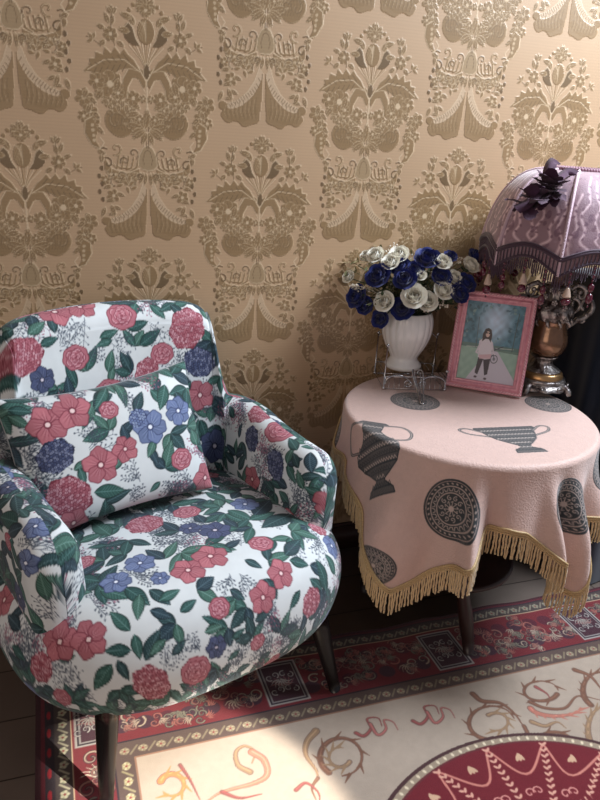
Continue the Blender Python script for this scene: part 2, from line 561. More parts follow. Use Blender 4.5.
def damask():
    c = Canvas(0, 2 * WA, -WB, 0, .001, GROUND, wrap=True)

    def motif(ox, oy):
        for sd in (1, -1):
            T = lambda P: np.stack([ox + sd * np.asarray(P, float)[:, 0] * Q, oy - np.asarray(P, float)[:, 1] * Q], -1)
            PO = lambda P, col=FIG, op=1., m=1.: c.poly(T(P if len(P) > 24 else spline(list(P) + [P[0]], 4 * len(P))), col, op, m)
            LI = lambda P, w, col=HI, op=1., m=.4: c.line(T(P), w * Q, col, op, m)
            EL = lambda x, y, a, b, col=FIG, ang=0., op=1., m=1.: c.poly(T([(x + a * cos(t) * cos(ang) - b * sin(t) * sin(ang), y + a * cos(t) * sin(ang) + b * sin(t) * cos(ang)) for t in np.linspace(0, 2 * pi, 18)[:-1]]), col, op, m)

            def lf(x, y, ang, L, W, col=FIG, vein=True, ser=0):
                t = np.linspace(0, 1, 14)
                w = np.sin(pi * t ** .8) * W / 2
                if ser: w = w * (1 + .3 * ((np.arange(14) % 2) * 2 - 1) * ser)
                up = np.stack([t * L, w], -1); dn = np.stack([t[::-1] * L, -w[::-1]], -1)
                P = np.concatenate([up, dn])
                R_ = lambda A: [(x + p[0] * cos(ang) - p[1] * sin(ang), y + p[0] * sin(ang) + p[1] * cos(ang)) for p in A]
                PO(R_(P), col)
                LI(R_(np.concatenate([P, P[:1]])), .55, HI, .75)
                if vein:
                    LI(R_([(0, 0), (L * .9, 0)]), .5, HI, .8)
                    for k in (.3, .5, .7):
                        for s_ in (-1, 1): LI(R_([(k * L, 0), ((k + .15) * L, s_ * W * .3)]), .4, FIG2, .9, 1.)

            def flower(x, y, r, n=6):
                for k in range(n):
                    a = 2 * pi * k / n + .3
                    EL(x + cos(a) * r * .6, y + sin(a) * r * .6, r * .45, r * .34, FIG, a)
                    pts = [(x + cos(a) * r * .6 + r * .45 * cos(t), y + sin(a) * r * .6 + r * .4 * sin(t)) for t in np.linspace(0, 2 * pi, 12)]
                    LI(pts, .45, HI, .6)
                    LI([(x, y), (x + cos(a) * r * .8, y + sin(a) * r * .8)], .5, FIG2, .9, 1.)
                EL(x, y, r * .25, r * .25, HI)
            # swag shadow between the feather plumes
            PO([(1.5, 188), (6, 190), (9, 200), (17, 212), (28, 222), (44, 227), (47, 233), (40, 240), (30, 237), (22, 243), (12, 240), (4, 236), (2, 215)], FIG, .9)
            PO([(0, 196), (2, 215), (4, 240), (0, 243)], GROUND, 1., 0.)
            # plume
            pl = [(6, 182), (11, 196), (19, 208), (30, 217), (44, 222), (43, 226), (28, 223), (15, 214), (7, 203), (2, 190)]
            PO(pl, (190, 162, 130), 1., .2)
            LI([(6, 182), (11, 196), (19, 208), (30, 217), (44, 222)], .8)
            for k in range(16):
                t = k / 15
                x = 4 + 38 * t ** 1.1; y = 196 + 30 * t ** .6
                LI([(x, y), (x + 2.5, y - 3.5)], .6, FIG2, .9, 1.)
            # side branch by the plume
            LI(spiral(34, 184, 13, -2.6, .55), 1.6, FIG2, 1., 1.)
            LI(spiral(34, 184, 13.5, -2.6, .55), .6)
            flower(37, 196, 7); flower(45, 180, 5)
            for k in range(7):
                lf(36 + 2 * (k % 3) - 2, 172 + k * 7, .2 + 2.6 * (k % 2), 10, 4.5)
            for k in range(5): EL(48 + (k % 2) * 3, 168 + k * 8, 2, 2.6, FIG2)
            lf(40, 205, 1.9, 14, 5); lf(46, 208, 1.2, 12, 5)
            for k in range(9):
                EL(10 + k * 4.4, 226 + 8 * sin(k * .4) - (k > 7) * 3, 5, 4.5, FIG)
            for k in range(8):
                x = 8 + 4.6 * k
                LI([(x, 212 + k * 1.2), (x + 1.5, 224 + k * .6), (x - .5, 234 + k * .2)], .7, FIG2, .6, 1.)
                LI([(x + 2, 214 + k * 1.2), (x + 3.5, 226 + k * .5), (x + 1.5, 233)], .45, HI, .45)
            # cups and acanthus
            for k in range(5):
                LI([(10 + k * 5, 158 - k * 1.2), (12 + k * 5.2, 166 + k * .5), (18 + k * 4.5, 170 - k * 1.5)], 1.7, FIG, 1., 1.)
                LI([(11 + k * 5, 158 - k * 1.2), (13 + k * 5.2, 165 + k * .5), (19 + k * 4.5, 169 - k * 1.5)], .55)
            PO([(9, 167), (22, 172), (38, 168), (44, 158), (45, 170), (38, 178), (24, 181), (10, 176)], FIG, .9)
            LI([(9, 167), (22, 172), (38, 168), (44, 158)], .9)
            LI([(10, 176), (24, 181), (38, 178), (45, 170)], .7)
            for k in range(6): EL(14 + k * 5, 175 - .2 * k, 1.3, 1.6, HI)
            LI(spiral(33, 148, 7, 1.3, .9), 2.2, FIG, 1., 1.); LI(spiral(33, 148, 7.4, 1.3, .9), .6)
            LI(spiral(42, 163, 6, -1.2, .8, flip=-1), 1.6, FIG2, 1., 1.)
            # oval cartouche
            PO([(0, 143), (5, 146), (9, 154), (10, 164), (6, 168), (0, 169)], (160, 134, 100), 1., .7)
            LI([(0, 143), (5, 146), (9, 154), (10, 164), (6, 168), (0, 169)], .9)
            LI([(0, 148), (3, 150), (5, 158), (4, 163)], .6, FIG2, 1., 1.)
            for k in range(5): lf(2 + k * 3, 171, 1.45 - k * .2, 14 - k, 4.2)
            for k in range(3): lf(12 + k * 6, 176, 1.1 - k * .1, 11, 4.2)
            # filigree over the cups
            for (cx_, cy_, r_, a_, f_) in ((15, 152, 6, 2.2, 1), (24, 160, 5, .4, -1), (28, 176, 6, 2.8, 1), (17, 183, 5, 1.2, 1), (40, 176, 5, 5.2, -1), (9, 176, 4, 3.6, 1), (46, 152, 5, 3.9, 1)):
                LI(spiral(cx_, cy_, r_, a_, .95, flip=f_), 1.5, FIG2, 1., 1.); LI(spiral(cx_ + .4, cy_ - .4, r_ + .5, a_, .95, flip=f_), .5, HI, .9)
            for k in range(9): lf(12 + k * 3.6, 186 - (k % 3) * 6, .4 + k * .5, 8, 3.6, vein=False)
            # neck, curling leaves
            for k in range(3): LI([(1 + k * 2.2, 122), (1.5 + k * 1.2, 132), (1 + k * 2.6, 146 - k * 2)], .9, HI if k % 2 else FIG2, 1., .8)
            LI([(2, 138), (9, 130), (17, 129), (20, 133)], 1.5, FIG2, 1., 1.)
            # beans
            PO([(3, 136), (8, 124), (12, 112), (22, 106), (34, 107), (42, 114), (43, 124), (37, 133), (27, 137), (17, 133), (9, 129)], FIG, 1.)
            LI([(3, 136), (8, 124), (12, 112), (22, 106), (34, 107), (42, 114), (43, 124), (37, 133), (27, 137), (17, 133)], .5, HI, .55)
            for (cx_, cy_, r_, a_, f_) in ((32, 121, 10, 3.4, 1), (20, 121, 6, .5, -1), (38, 113, 4, 2.0, 1)):
                LI(spiral(cx_, cy_, r_, a_, 1.0, flip=f_), .7, HI, .55, 1.); LI(spiral(cx_ + 1, cy_ + 1, r_, a_, 1.0, flip=f_), .9, FIG2, .6, 1.)
            for k in range(9): LI([(14 + k * 3, 112 + (k % 2)), (16 + k * 2.8, 122), (15 + k * 2.6, 131)], .45, FIG2, .5, 1.)
            for a_, L_ in ((-2.0, 22), (-1.1, 24), (-.5, 22), (.1, 16)): lf(3, 128, a_ + .25, L_, 8, ser=.4)
            lf(1, 130, 1.2, 14, 6); lf(2, 128, .6, 18, 6)
            # side garland down from the wing
            for (x, y, r) in ((63, 100, 9), (58, 113, 8), (64, 118, 6), (55, 124, 7)): flower(x, y, r)
            for k in range(6): lf(60 - k * 1.5, 92 + k * 7, 1.2 + (k % 2) * 1.2, 11, 5)
            PO([(56, 118), (63, 122), (64, 134), (57, 146), (49, 149), (53, 140), (51, 130)], FIG, 1.)
            LI([(56, 118), (63, 122), (64, 134), (57, 146), (49, 149), (45, 143), (49, 138)], 1.0)
            for k in range(4): EL(56 - k * .4, 126 + k * 5, 1.7, 1.7, HI, 0, .8)
            lf(52, 150, 2.6, 10, 5); lf(48, 154, 1.6, 9, 5)
            # filling of small blossom between the big leaves
            for (x_, y_, r_) in ((30, 100, 6), (40, 102, 6), (8, 118, 5), (18, 108, 5), (48, 96, 5), (4, 98, 4), (33, 70, 4), (22, 104, 4)): flower(x_, y_, r_, 6)
            for k in range(8): lf(10 + k * 5, 104 - (k % 2) * 4, .9 + k * .22, 9, 4.4)
            for k in range(6): LI([(16 + k * 4, 110 + k * .6), (19 + k * 3.6, 120), (16 + k * 3.4, 131 - k * .6)], .6, FIG2, .55, 1.)
            # centre flower and buds
            lf(7, 108, -.6, 16, 6, ser=.5); lf(8, 112, .2, 14, 6, ser=.5)
            flower(14, 98, 7.5, 7); flower(23, 94, 5)
            # inner scroll leaves
            PO([(1, 74), (8, 68), (18, 70), (24, 80), (27, 96), (22, 97), (18, 86), (11, 78), (2, 88)], FIG, .95)
            LI([(1, 80), (8, 68), (18, 70), (24, 80), (27, 96)], 1.1)
            LI([(2, 92), (8, 80), (14, 79), (19, 88), (20, 98)], .8)
            # wing
            wing = [(6, 72), (12, 62), (18, 57), (22, 52), (26, 57), (31, 51), (35, 57), (41, 52), (43, 59), (50, 57), (51, 63), (57, 64), (56, 69), (63, 76), (55, 76), (50, 80), (42, 76), (34, 78), (26, 72), (16, 70)]
            PO(wing, FIG); LI(wing + wing[:1], .6, HI, .85)
            LI([(7, 72), (22, 62), (42, 64), (58, 74)], .9)
            for k in range(7): LI([(18 + k * 6, 63 + k * 1.2), (23 + k * 5.6, 57 + k * 2)], .8, FIG2, 1., 1.)
            for k in range(6): LI([(20 + k * 6, 66 + k * 1.2), (24 + k * 5.6, 73 + k * .6)], .8, FIG2, 1., 1.)
            flower(37, 86, 13, 7); flower(50, 84, 8); flower(29, 94, 6)
            lf(44, 92, .9, 13, 6); lf(28, 80, 1.3, 15, 7)
            # fan
            for k in range(6): LI([(1 + k * 3.2, 45 + k * .8), (.5 + k * 1.1, 60), (.3, 70)], .8, HI if k % 2 else FIG, .95, .8)
            EL(0, 72, 3.2, 7, FIG2); LI([(0, 64), (3, 70), (3, 76), (0, 80)], .6)
            LI([(0, 80), (0, 108)], 1.4)
            # pineapple and its cup
            EL(0, 35, 8.5, 12, FIG)
            for k in range(-4, 5):
                LI([(max(0, k * 2.2), 35 - 10), (max(0, k * 2.2 + 8), 35 + 9)], .4, HI, .6)
                LI([(8 - (k + 4) * 1.1, 26), (0, 30 + k * 2.2 + 6)], .4, HI, .6)
            PO([(6, 48), (10, 42), (13, 32), (17, 28), (22, 33), (21, 42), (14, 48)], FIG2)
            LI([(6, 48), (10, 42), (13, 32), (17, 28), (22, 33)], .8)
            lf(11, 30, -1.0, 13, 6); lf(14, 24, -.3, 12, 6); lf(16, 36, -.1, 12, 6)
            # crown
            for a, L in ((-1.57, 12), (-.9, 11), (-.3, 10), (.3, 9)): lf(1.5, 14, a, L, 6)
            flower(0, 16, 6, 8)
            EL(12, 12, 2, 2); EL(16, 17, 2, 2)
            # side rose spray
            flower(35, 40, 7, 7)
            lf(34, 32, -1.8, 10, 5); lf(36, 31, -1.2, 11, 5); lf(40, 36, -.4, 9, 5)
            for a in (-2.2, -1.5, -.9): lf(33, 22, a, 8, 4.5)
            LI([(31, 50), (34, 34), (33, 20)], .7, FIG2, .9, 1.)
            lf(29, 46, 2.6, 9, 5); lf(40, 46, .7, 9, 5)
            LI([(46, 50), (52, 46), (58, 44)], .6, FIG2, .9, 1.)
            for a in (-1.9, -.9, .5): lf(52, 46, a, 7, 3.4, vein=False)
    motif(0, 0)
    motif(WA, WB / 2)
    # woven ribs
    yy = (np.arange(c.h) % 3 == 0)[:, None, None]
    c.a[..., :3] *= np.where(yy, .97, 1.0)
    return c


wp = damask()
gx = np.concatenate([np.linspace(-1.6, -.56, 40), np.arange(-.55, 1.72, .0021), np.linspace(1.73, 2.9, 40)])
gz = np.concatenate([np.linspace(0, .28, 30), np.arange(.29, 1.78, .0021), np.linspace(1.79, 2.5, 40)])
GX, GZ = np.meshgrid(gx, gz, indexing='ij')
V = np.stack([GX, np.zeros_like(GX), GZ], -1).reshape(-1, 3)
cw = wp.sample(V[:, 0], V[:, 2] - WZ0)
M_wall = mat('wallpaper', attr=True, rough_alpha=(.50, .38), spec=.6, noise_col=.05, noise_scale=3.0, alpha_bump=.0007, bump=(900, .15, .0004))
wall = mesh_arr('wall_back', V, grid_faces(len(gx), len(gz)), M_wall, col=cw, smooth=False)
wall['kind'] = 'structure'
wb = MB().box((-1.6, .002, 0), (2.9, .1, 2.5)).build('wall_back_core', mat('plaster', (150, 130, 105)), wall, smooth=False)

# ------------------------------------------------------------------ floor
mf = mat('floor_planks', (140, 126, 116), rough=.4, two=((112, 98, 90), 2.5, .35, .7), noise_col=.08, noise_scale=9)
nt = mf.node_tree
bs = nt.nodes['Principled BSDF']
tcn = nt.nodes.new('ShaderNodeTexCoord')
bk = nt.nodes.new('ShaderNodeTexBrick')
bk.inputs['Scale'].default_value = 1.0
bk.inputs['Brick Width'].default_value = 1.2
bk.inputs['Row Height'].default_value = .15
bk.inputs['Mortar Size'].default_value = .0016
bk.inputs['Color1'].default_value = (1, 1, 1, 1); bk.inputs['Color2'].default_value = (.82, .8, .78, 1)
bk.inputs['Mortar'].default_value = (.12, .1, .09, 1)
nt.links.new(tcn.outputs['Object'], bk.inputs['Vector'])
old = bs.inputs['Base Color'].links[0].from_socket
mm = nt.nodes.new('ShaderNodeMix'); mm.data_type = 'RGBA'; mm.blend_type = 'MULTIPLY'
mm.inputs['Factor'].default_value = 1
nt.links.new(old, mm.inputs['A']); nt.links.new(bk.outputs['Color'], mm.inputs['B'])
nt.links.new(mm.outputs['Result'], bs.inputs['Base Color'])
fl = MB().box((-1.6, -3.2, -.05), (2.9, .0, 0)).build('floor', mf, smooth=False)
fl['kind'] = 'structure'
mbase = mat('skirting_wood', (62, 40, 34), rough=.45)
bb = MB().box((-1.6, -.014, 0), (2.9, -.0015, .075)).box((-1.6, -.010, .075), (2.9, -.0015, .085)).build('baseboard_back', mbase, smooth=False)
bb['kind'] = 'structure'

# ------------------------------------------------------------------ rug
RX0, RX1, RY0, RY1 = -.312, 2.1, -2.3, -.385
RED = (104, 32, 38); DKR = (60, 22, 30); CREAM = (164, 147, 131); GOLD = (186, 148, 104); GRN = (92, 96, 78); INK = (44, 32, 40)


def rug_paint():
    c = Canvas(RX0, RX1 - .6, -1.25, RY1, .001, CREAM)
    random.seed(5)
    x1 = 1.5
    box = lambda a, b, d, e, col, m=None: c.poly([(a, d), (b, d), (b, e), (a, e)], col, 1., m)
    box(RX0, x1, -1.25, RY1, DKR)
    # outer thin stripe
    box(RX0 + .010, x1, -1.25, RY1 - .008, (94, 26, 38))
    box(RX0 + .018, x1, -1.25, RY1 - .012, INK)
    # red fleck stripe
    for k in range(40):
        c.ell(RX0 + .026, RY1 - .03 - k * .05, .004, .012, 0, (150, 30, 40))
    # outer guard
    gx0, gy0 = RX0 + .036, RY1 - .016
    box(gx0, x1, -1.25, gy0, (66, 54, 52))
    mx0, my0 = gx0 + .034, gy0 - .034
    box(mx0 - .003, x1, -1.25, my0 + .003, (176, 150, 122))
    box(mx0, x1, -1.25, my0, RED)
    fx0, fy0 = -.125, -.622

    def guard(px, py, dx, dy, n, base, a, b):
        for k in range(n):
            x, y = px + dx * k, py + dy * k
            an = math.atan2(dy, dx)
            c.ell(x, y, .0095, .0075, an, a)
            for q in range(5):
                t = q * 1.256
                c.ell(x + cos(t) * .006, y + sin(t) * .006, .0035, .0028, t, b)
            c.ell(x, y, .0025, .0025, 0, (120, 44, 48))
            mxx, myy = x + dx / 2, y + dy / 2
            c.line([(mxx - dx * .2 + dy * .25, myy - dy * .2 - dx * .25), (mxx, myy), (mxx + dx * .2 - dy * .25, myy + dy * .2 + dx * .25)], .004, b, .9)
    guard(gx0 + .02, gy0 - .016, .034, 0, 60, None, (100, 100, 84), (136, 126, 108))
    guard(gx0 + .016, gy0 - .03, 0, -.034, 30, None, (124, 126, 102), (172, 164, 138))

    def scroll(x, y, s, a0, col, w=.004):
        for fl_ in (1, -1):
            P = spiral(x, y, s, a0, 1.15, shrink=.2, flip=fl_)
            P = np.stack([P[:, 0] + s * .9 * fl_ * cos(a0 + 1.57), P[:, 1] + s * .9 * fl_ * sin(a0 + 1.57)], -1)
            c.line(P, w + .002, INK, .8); c.line(P, w, col, 1., taper=True)

    def leafy(x, y, s, a0, col, n=7):
        for k in range(n):
            a = a0 + (k - n / 2) * .42
            P = [(x, y), (x + cos(a) * s * .6, y + sin(a) * s * .6), (x + cos(a + .35) * s, y + sin(a + .35) * s)]
            c.line(P, .006, INK, .7, taper=True); c.line(P, .0042, col, 1., taper=True)
    # main border, back run
    yc = (my0 + fy0 + .048) / 2
    hh = (my0 - (fy0 + .048)) / 2
    cols = [(164, 142, 122), (150, 100, 86), (118, 112, 94), (158, 92, 80)]
    for k in range(-1, 5):
        bx = .215 + .42 * k
        for j in range(14):
            x = bx + .05 + j * .0235 + .011
            cc = cols[j % 4]
            c.ell(x, yc + (hh * .45) * (1 if j % 2 else -1), .02, .018, 0, (74, 26, 38) if (j // 3) % 2 else (58, 34, 46), .9)
        for j in range(5):
            x = bx + .085 + j * .063
            if x > x1: continue
            scroll(x, yc - .018 + .03 * (j % 2), .016, .8 + j, cols[j % 4], .0045)
            leafy(x + .03, yc + .028 - .05 * (j % 2), .028, 1.57 + 3.14 * (j % 2), cols[(j + 1) % 4])
            leafy(x, yc + .02, .022, 2 + j, cols[(j + 2) % 4], 5)
            for s3 in range(5):
                xx_, yy_ = x + random.uniform(-.03, .03), yc + random.uniform(-.8, .8) * hh
                scroll(xx_, yy_, .010, random.uniform(0, 6), cols[(j + s3) % 4], .0032)
                leafy(xx_ + .012, yy_, .018, random.uniform(0, 6), cols[(j + s3 + 1) % 4], 5)
        a, b, d, e = bx - .048, bx + .048, yc - hh + .006, yc + hh - .006
        a_ = max(a, mx0 + .004)
        box(a_, b, d, e, (150, 142, 136)); box(a_ + .005, b - .005, d + .005, e - .005, INK)
        box(a_ + .009, b - .009, d + .009, e - .009, (134, 126, 122)); box(a_ + .012, b - .012, d + .012, e - .012, (60, 30, 40))
        for q in (-1, 1):
            for w in (-1, 1):
                scroll(bx + q * .017, yc + w * .022, .009, 1.2 * q, (168, 160, 152), .003)
        leafy(bx, yc - .01, .03, 1.57, (150, 96, 92)); leafy(bx, yc + .01, .03, -1.57, (150, 140, 130))
    # main border, left run
    xc = (mx0 + fx0 - .04) / 2
    for k in range(12):
        y = my0 - .18 - k * .06
        scroll(xc, y, .018, .3 + k, cols[k % 4], .0045)
        leafy(xc, y - .03, .03, 1.57 + 3.14 * (k % 2), (206, 188, 164))
        scroll(xc, y - .03, .01, k, cols[(k + 1) % 4], .003)
    a, b, d, e = mx0 + .004, fx0 - .05, my0 - .165, my0 - .075
    # inner guard
    box(fx0 - .043, x1, fy0 + .047, fy0 + .043, INK); box(fx0 - .043, fx0 - .039, -1.25, fy0 + .045, INK)
    box(fx0 - .04, x1, fy0, fy0 + .043, (84, 66, 60)); box(fx0 - .04, fx0, -1.25, fy0 + .03, (84, 66, 60))
    guard(fx0 - .02, fy0 + .021, .036, 0, 50, None, (168, 152, 126), (128, 114, 92))
    guard(fx0 - .02, fy0 - .015, 0, -.036, 20, None, (196, 184, 150), (150, 138, 104))
    box(fx0 - .003, x1, fy0 - .001, fy0 + .003, (140, 104, 84)); box(fx0 - .003, fx0 + .001, -1.25, fy0, (140, 104, 84))
    box(fx0, x1, -1.25, fy0, CREAM)
    # field ornament; strokes read off the floor plane
    g = lambda P: np.array([at(x, y, 2, .008)[:2] for x, y in P])
    BR = (112, 78, 62); TAN = (140, 112, 86); RO = (132, 72, 68)

    def st(P, w, col, n=30, ink=True, taper=True):
        P = spline(g(P), n)
        w = w * 1.05
        if ink: c.line(P, w + .0035, (92, 66, 58), .75, taper=taper)
        c.line(P, w, col, 1., taper=taper)
        c.line(P + [.0008, .0012], w * .25, tuple(min(255, int(q * 1.25)) for q in col), .8, taper=taper)

    def acan(cx, cy, rx, ry, a0, a1, col, n=7, w=.008):
        P = [(cx + rx * cos(a), cy + ry * sin(a)) for a in np.linspace(a0, a1, 16)]
        st(P, w * 1.25, col)
        G = g(P)
        cc = g([(cx, cy)])[0]
        for k in range(2, 15, 2):
            d = G[k] - cc; d /= np.linalg.norm(d)
            tg = G[k] - G[k - 1]; tg /= np.linalg.norm(tg) + 1e-9
            c.line([G[k], G[k] + (d * .6 + tg) * .018], .0075, col, 1., taper=True)
            c.line([G[k], G[k] + (-d * .5 + tg) * .012], .006, col, 1., taper=True)
    acan(172, 785, 12, 11, 3.5, 8.6, (190, 120, 76), w=.010)
    st([(180, 765), (190, 780), (200, 800)], .005, RO)
    st([(250, 772), (238, 765), (236, 752), (245, 746), (255, 752), (252, 763)], .010, TAN)
    st([(252, 752), (264, 760), (267, 775), (252, 784), (222, 792), (205, 803)], .013, (196, 112, 92))
    st([(222, 792), (240, 798), (262, 794)], .006, RO)
    st([(316, 731), (307, 742), (306, 755), (316, 770), (318, 778)], .014, TAN)
    acan(341, 757, 21, 19, 2.2, 7.8, BR, w=.009)
    acan(340, 757, 11, 10, .5, 4.8, TAN, w=.006)
    st([(318, 778), (312, 788), (316, 800)], .005, BR); st([(296, 790), (306, 783), (318, 792), (320, 802)], .006, RO)
    for cx, cy in ((376, 726), (433, 714)):
        st([(cx - 20, cy + 7), (cx - 12, cy + 10), (cx - 5, cy + 2), (cx - 9, cy - 7), (cx + 2, cy - 8), (cx + 6, cy)], .007, RO)
        st([(cx - 6, cy - 2), (cx + 2, cy + 9), (cx + 10, cy + 3), (cx + 8, cy - 6), (cx + 17, cy - 4), (cx + 22, cy + 4)], .007, (150, 90, 84))
    acan(492, 723, 23, 17, 1.0, 6.0, BR, w=.009)
    acan(496, 722, 12, 9, 4, 8.3, TAN, w=.006)
    st([(473, 694), (482, 701), (500, 703), (514, 713), (522, 724)], .012, BR)
    st([(524, 726), (532, 742), (540, 760), (556, 778), (580, 791), (602, 796)], .007, BR, taper=False)
    acan(555, 752, 22, 20, 3.0, 8.0, BR, w=.008)
    st([(548, 745), (560, 750), (570, 760)], .012, RO); 
    for a in (0, .8, 1.6, 2.4, 3.2): st([(560, 752), (560 + 15 * cos(a), 752 + 13 * sin(a))], .008, RO)
    st([(532, 722), (545, 726), (557, 722), (566, 728)], .010, TAN)
    acan(541, 691, 17, 10, 0.3, 6.2, BR, w=.007); st([(536, 687), (546, 693), (550, 698)], .008, RO)
    acan(556, 706, 26, 10, 2.9, .2, (170, 108, 92), w=.010)
    st([(530, 702), (545, 708), (565, 708), (578, 696), (600, 700)], .008, BR)
    acan(601, 690, 18, 18, 2.2, 5.0, BR, w=.011); acan(606, 730, 18, 24, 2.2, 4.6, TAN, w=.011)
    st([(575, 670), (590, 676), (602, 690)], .012, BR)
    st([(590, 745), (596, 762), (606, 770)], .009, RO)
    # red medallion
    MC, MA, MBb = (.565, -1.055), .365, .285
    def medp(k, a0=0, a1=2 * pi, n=90):
        return [(MC[0] + MA * k * cos(a), MC[1] + MBb * k * sin(a)) for a in np.linspace(a0, a1, n)]
    c.poly(medp(1.0), (70, 44, 44)); c.poly(medp(.975), (150, 132, 112)); c.poly(medp(.93), (96, 40, 44)); c.poly(medp(.915), (104, 27, 36))
    for a in np.linspace(0, 2 * pi, 110):
        c.ell(MC[0] + MA * .953 * cos(a), MC[1] + MBb * .953 * sin(a), .0045, .003, a, (214, 196, 166))
    for k in range(16):
        a = 2 * pi * k / 16; b = a + 2 * pi / 16
        p0 = np.array([MC[0] + MA * .9 * cos(a), MC[1] + MBb * .9 * sin(a)]); p1 = np.array([MC[0] + MA * .9 * cos(b), MC[1] + MBb * .9 * sin(b)])
        mid = (p0 + p1) / 2 + (np.array(MC) - (p0 + p1) / 2) * .26
        c.line(spline([p0, mid, p1], 20), .005, (190, 120, 106))
        q = np.array(MC)
        for t in np.linspace(0, .5, 10):
            m = p0 + (q - p0) * t
            c.ell(m[0] - .004, m[1], .006, .0028, a + .8, (204, 150, 130)); c.ell(m[0] + .004, m[1], .006, .0028, a - .8, (204, 150, 130))
        mm_ = (p0 + p1) / 2
        for da in (-.5, 0, .5):
            c.ell(mm_[0] + (q - mm_)[0] * .1 + .008 * da, mm_[1] + (q - mm_)[1] * .1, .010, .004, (a + b) / 2 + da, (196, 158, 128))
        hp = mm_ + (q - mm_) * .42
        c.line(spiral(hp[0] - .01, hp[1], .012, 0, .9), .003, (196, 130, 120)); c.line(spiral(hp[0] + .01, hp[1], .012, pi, .9, flip=-1), .003, (196, 130, 120))
    return c


rp = rug_paint()
gx = np.concatenate([np.arange(RX0, 1.32, .0019), np.linspace(1.33, RX1, 20)])
gy = np.concatenate([np.linspace(RY0, -.96, 20), np.arange(-.95, RY1, .0019), [RY1]])
GX, GY = np.meshgrid(gx, gy, indexing='ij')
edge = lambda x: .004 * np.sin(x * 9) + .003 * np.sin(x * 31 + 1)
VY = GY + np.clip((GY + .5) / .115, 0, 1) * edge(GX)
V = np.stack([GX, VY, np.full_like(GX, .008)], -1).reshape(-1, 3)
crg = rp.sample(GX.ravel(), GY.ravel())
M_rug = mat('rug_pile', attr=True, rough=.9, spec=.15, sheen=.25, bump=(700, .5, .0015), noise_col=.04, noise_scale=60)
rug = mesh_arr('persian_rug', V, grid_faces(len(gx), len(gy)), M_rug, col=crg)
tag(rug, 'patterned red and cream floral rug lying on the floor under the table and armchair', 'rug')
ex = MB()
ex.box((RX0, RY0, .0005), (RX1, RY1 - .006, .0077)).build('backing', mat('rug_back', (60, 24, 32), rough=.95), rug, smooth=False)

# ------------------------------------------------------------------ armchair
M_fab = mat('chintz', attr=True, rough=.78, spec=.3, sheen=.15, bump=(1100, .35, .0008), noise_col=.03, noise_scale=40)
M_leg = mat('black_lacquer', (18, 14, 14), rough=.25, spec=.5)
chair = empty('armchair', (.060, -.656, 0), radians(17.5), 'floral upholstered armchair with a matching back cushion, standing left of the round table', 'armchair')
PL = {'seat': [], 'backrest': [], 'armR': [], 'armL': [], 'pillow': []}   # prints placed on each piece
PL['backrest'] = [('P',-0.1133,0.8097,0.0358,3.53),('P',-0.0595,0.8151,0.0324,5.22),('R',0.0202,0.778,0.0308,1.29),('H',0.1681,0.7381,0.0486,1.22),('H',-0.2074,0.7237,0.0442,3.42),('R',-0.0957,0.7027,0.0276,2.44),('R',0.105,0.6861,0.0252,2.75),('h',0.194,0.6578,0.0401,5.83),('P',0.1929,0.5794,0.0357,1.92),('H',0.0657,0.6469,0.0341,1.26),('N',-0.1754,0.6703,0.0268,0.51),('N',0.2292,0.4498,0.0414,2.4),('L',-0.1878,0.7651,0.0473,0.46),('L',-0.1691,0.7406,0.0413,0.22),('L',-0.1329,0.76,0.0431,1.55),('L',-0.0367,0.737,0.0439,0.26),('L',-0.0098,0.7292,0.0382,-2.91),('L',0.0284,0.748,0.0501,0.25),('L',0.0533,0.7095,0.0592,0.54),('L',0.0916,0.8002,0.0447,-0.95),('L',0.1526,0.8041,0.0495,-2.64),('L',0.1381,0.7972,0.0446,-0.89),('L',0.0253,0.6585,0.0478,1.99),('L',-0.0264,0.6612,0.0485,1.27),('L',-0.2292,0.6716,0.0321,1.51),('L',0.1919,0.5192,0.0495,-1.27),('s',-0.0626,0.777,0.0309,-2.33),('s',-0.1267,0.7335,0.0224,0.77),('s',-0.014,0.7291,0.0237,-0.35),('s',0.0812,0.752,0.0286,-0.98),('s',0.1981,0.7085,0.0131,-2.81),('s',-0.0647,0.693,0.0143,0.52),('H',0.3885,0.5708,0.0351,2.77),('R',0.4795,0.5627,0.036,3.45),('h',0.524,0.4873,0.0352,5.5),('P',0.4433,0.4181,0.0301,5.21),('h',0.4185,0.5077,0.0299,5.32),('L',0.5675,0.5434,0.0504,2.87),('L',0.6026,0.5146,0.0426,2.69),('L',0.6314,0.4782,0.0439,2.38),('L',0.6006,0.5565,0.0521,-0.87),('L',0.5788,0.4583,0.0486,3.11),('L',0.3595,0.4885,0.0377,1.57),('L',0.3481,0.4209,0.0484,2.86),('L',0.3771,0.4126,0.0558,1.05),('L',0.3223,0.5284,0.0421,2.61),('s',0.3119,0.5013,0.0215,2.31),('B',0.6016,-0.345,0.0231,2.01),('B',0.6229,-0.4082,0.0229,4.85),('N',0.5706,-0.5064,0.026,3.16),('R',0.5406,-0.4112,0.0154,3.5),('N',0.4557,-0.3386,0.018,5.84),('L',0.6577,-0.474,0.056,1.72),('L',0.5592,-0.3637,0.0701,-2.81),('L',0.5799,-0.3622,0.0549,-2.43),('L',0.5675,-0.3449,0.0343,-3.06),('L',0.5768,-0.4617,0.0528,-0.89),('L',0.5613,-0.43,0.0538,3.13),('s',-0.6301,0.4233,0.0275,2.03),('s',0.6618,-0.5164,0.0194,2.06),('s',-0.5861,0.5491,0.0166,0.36)]
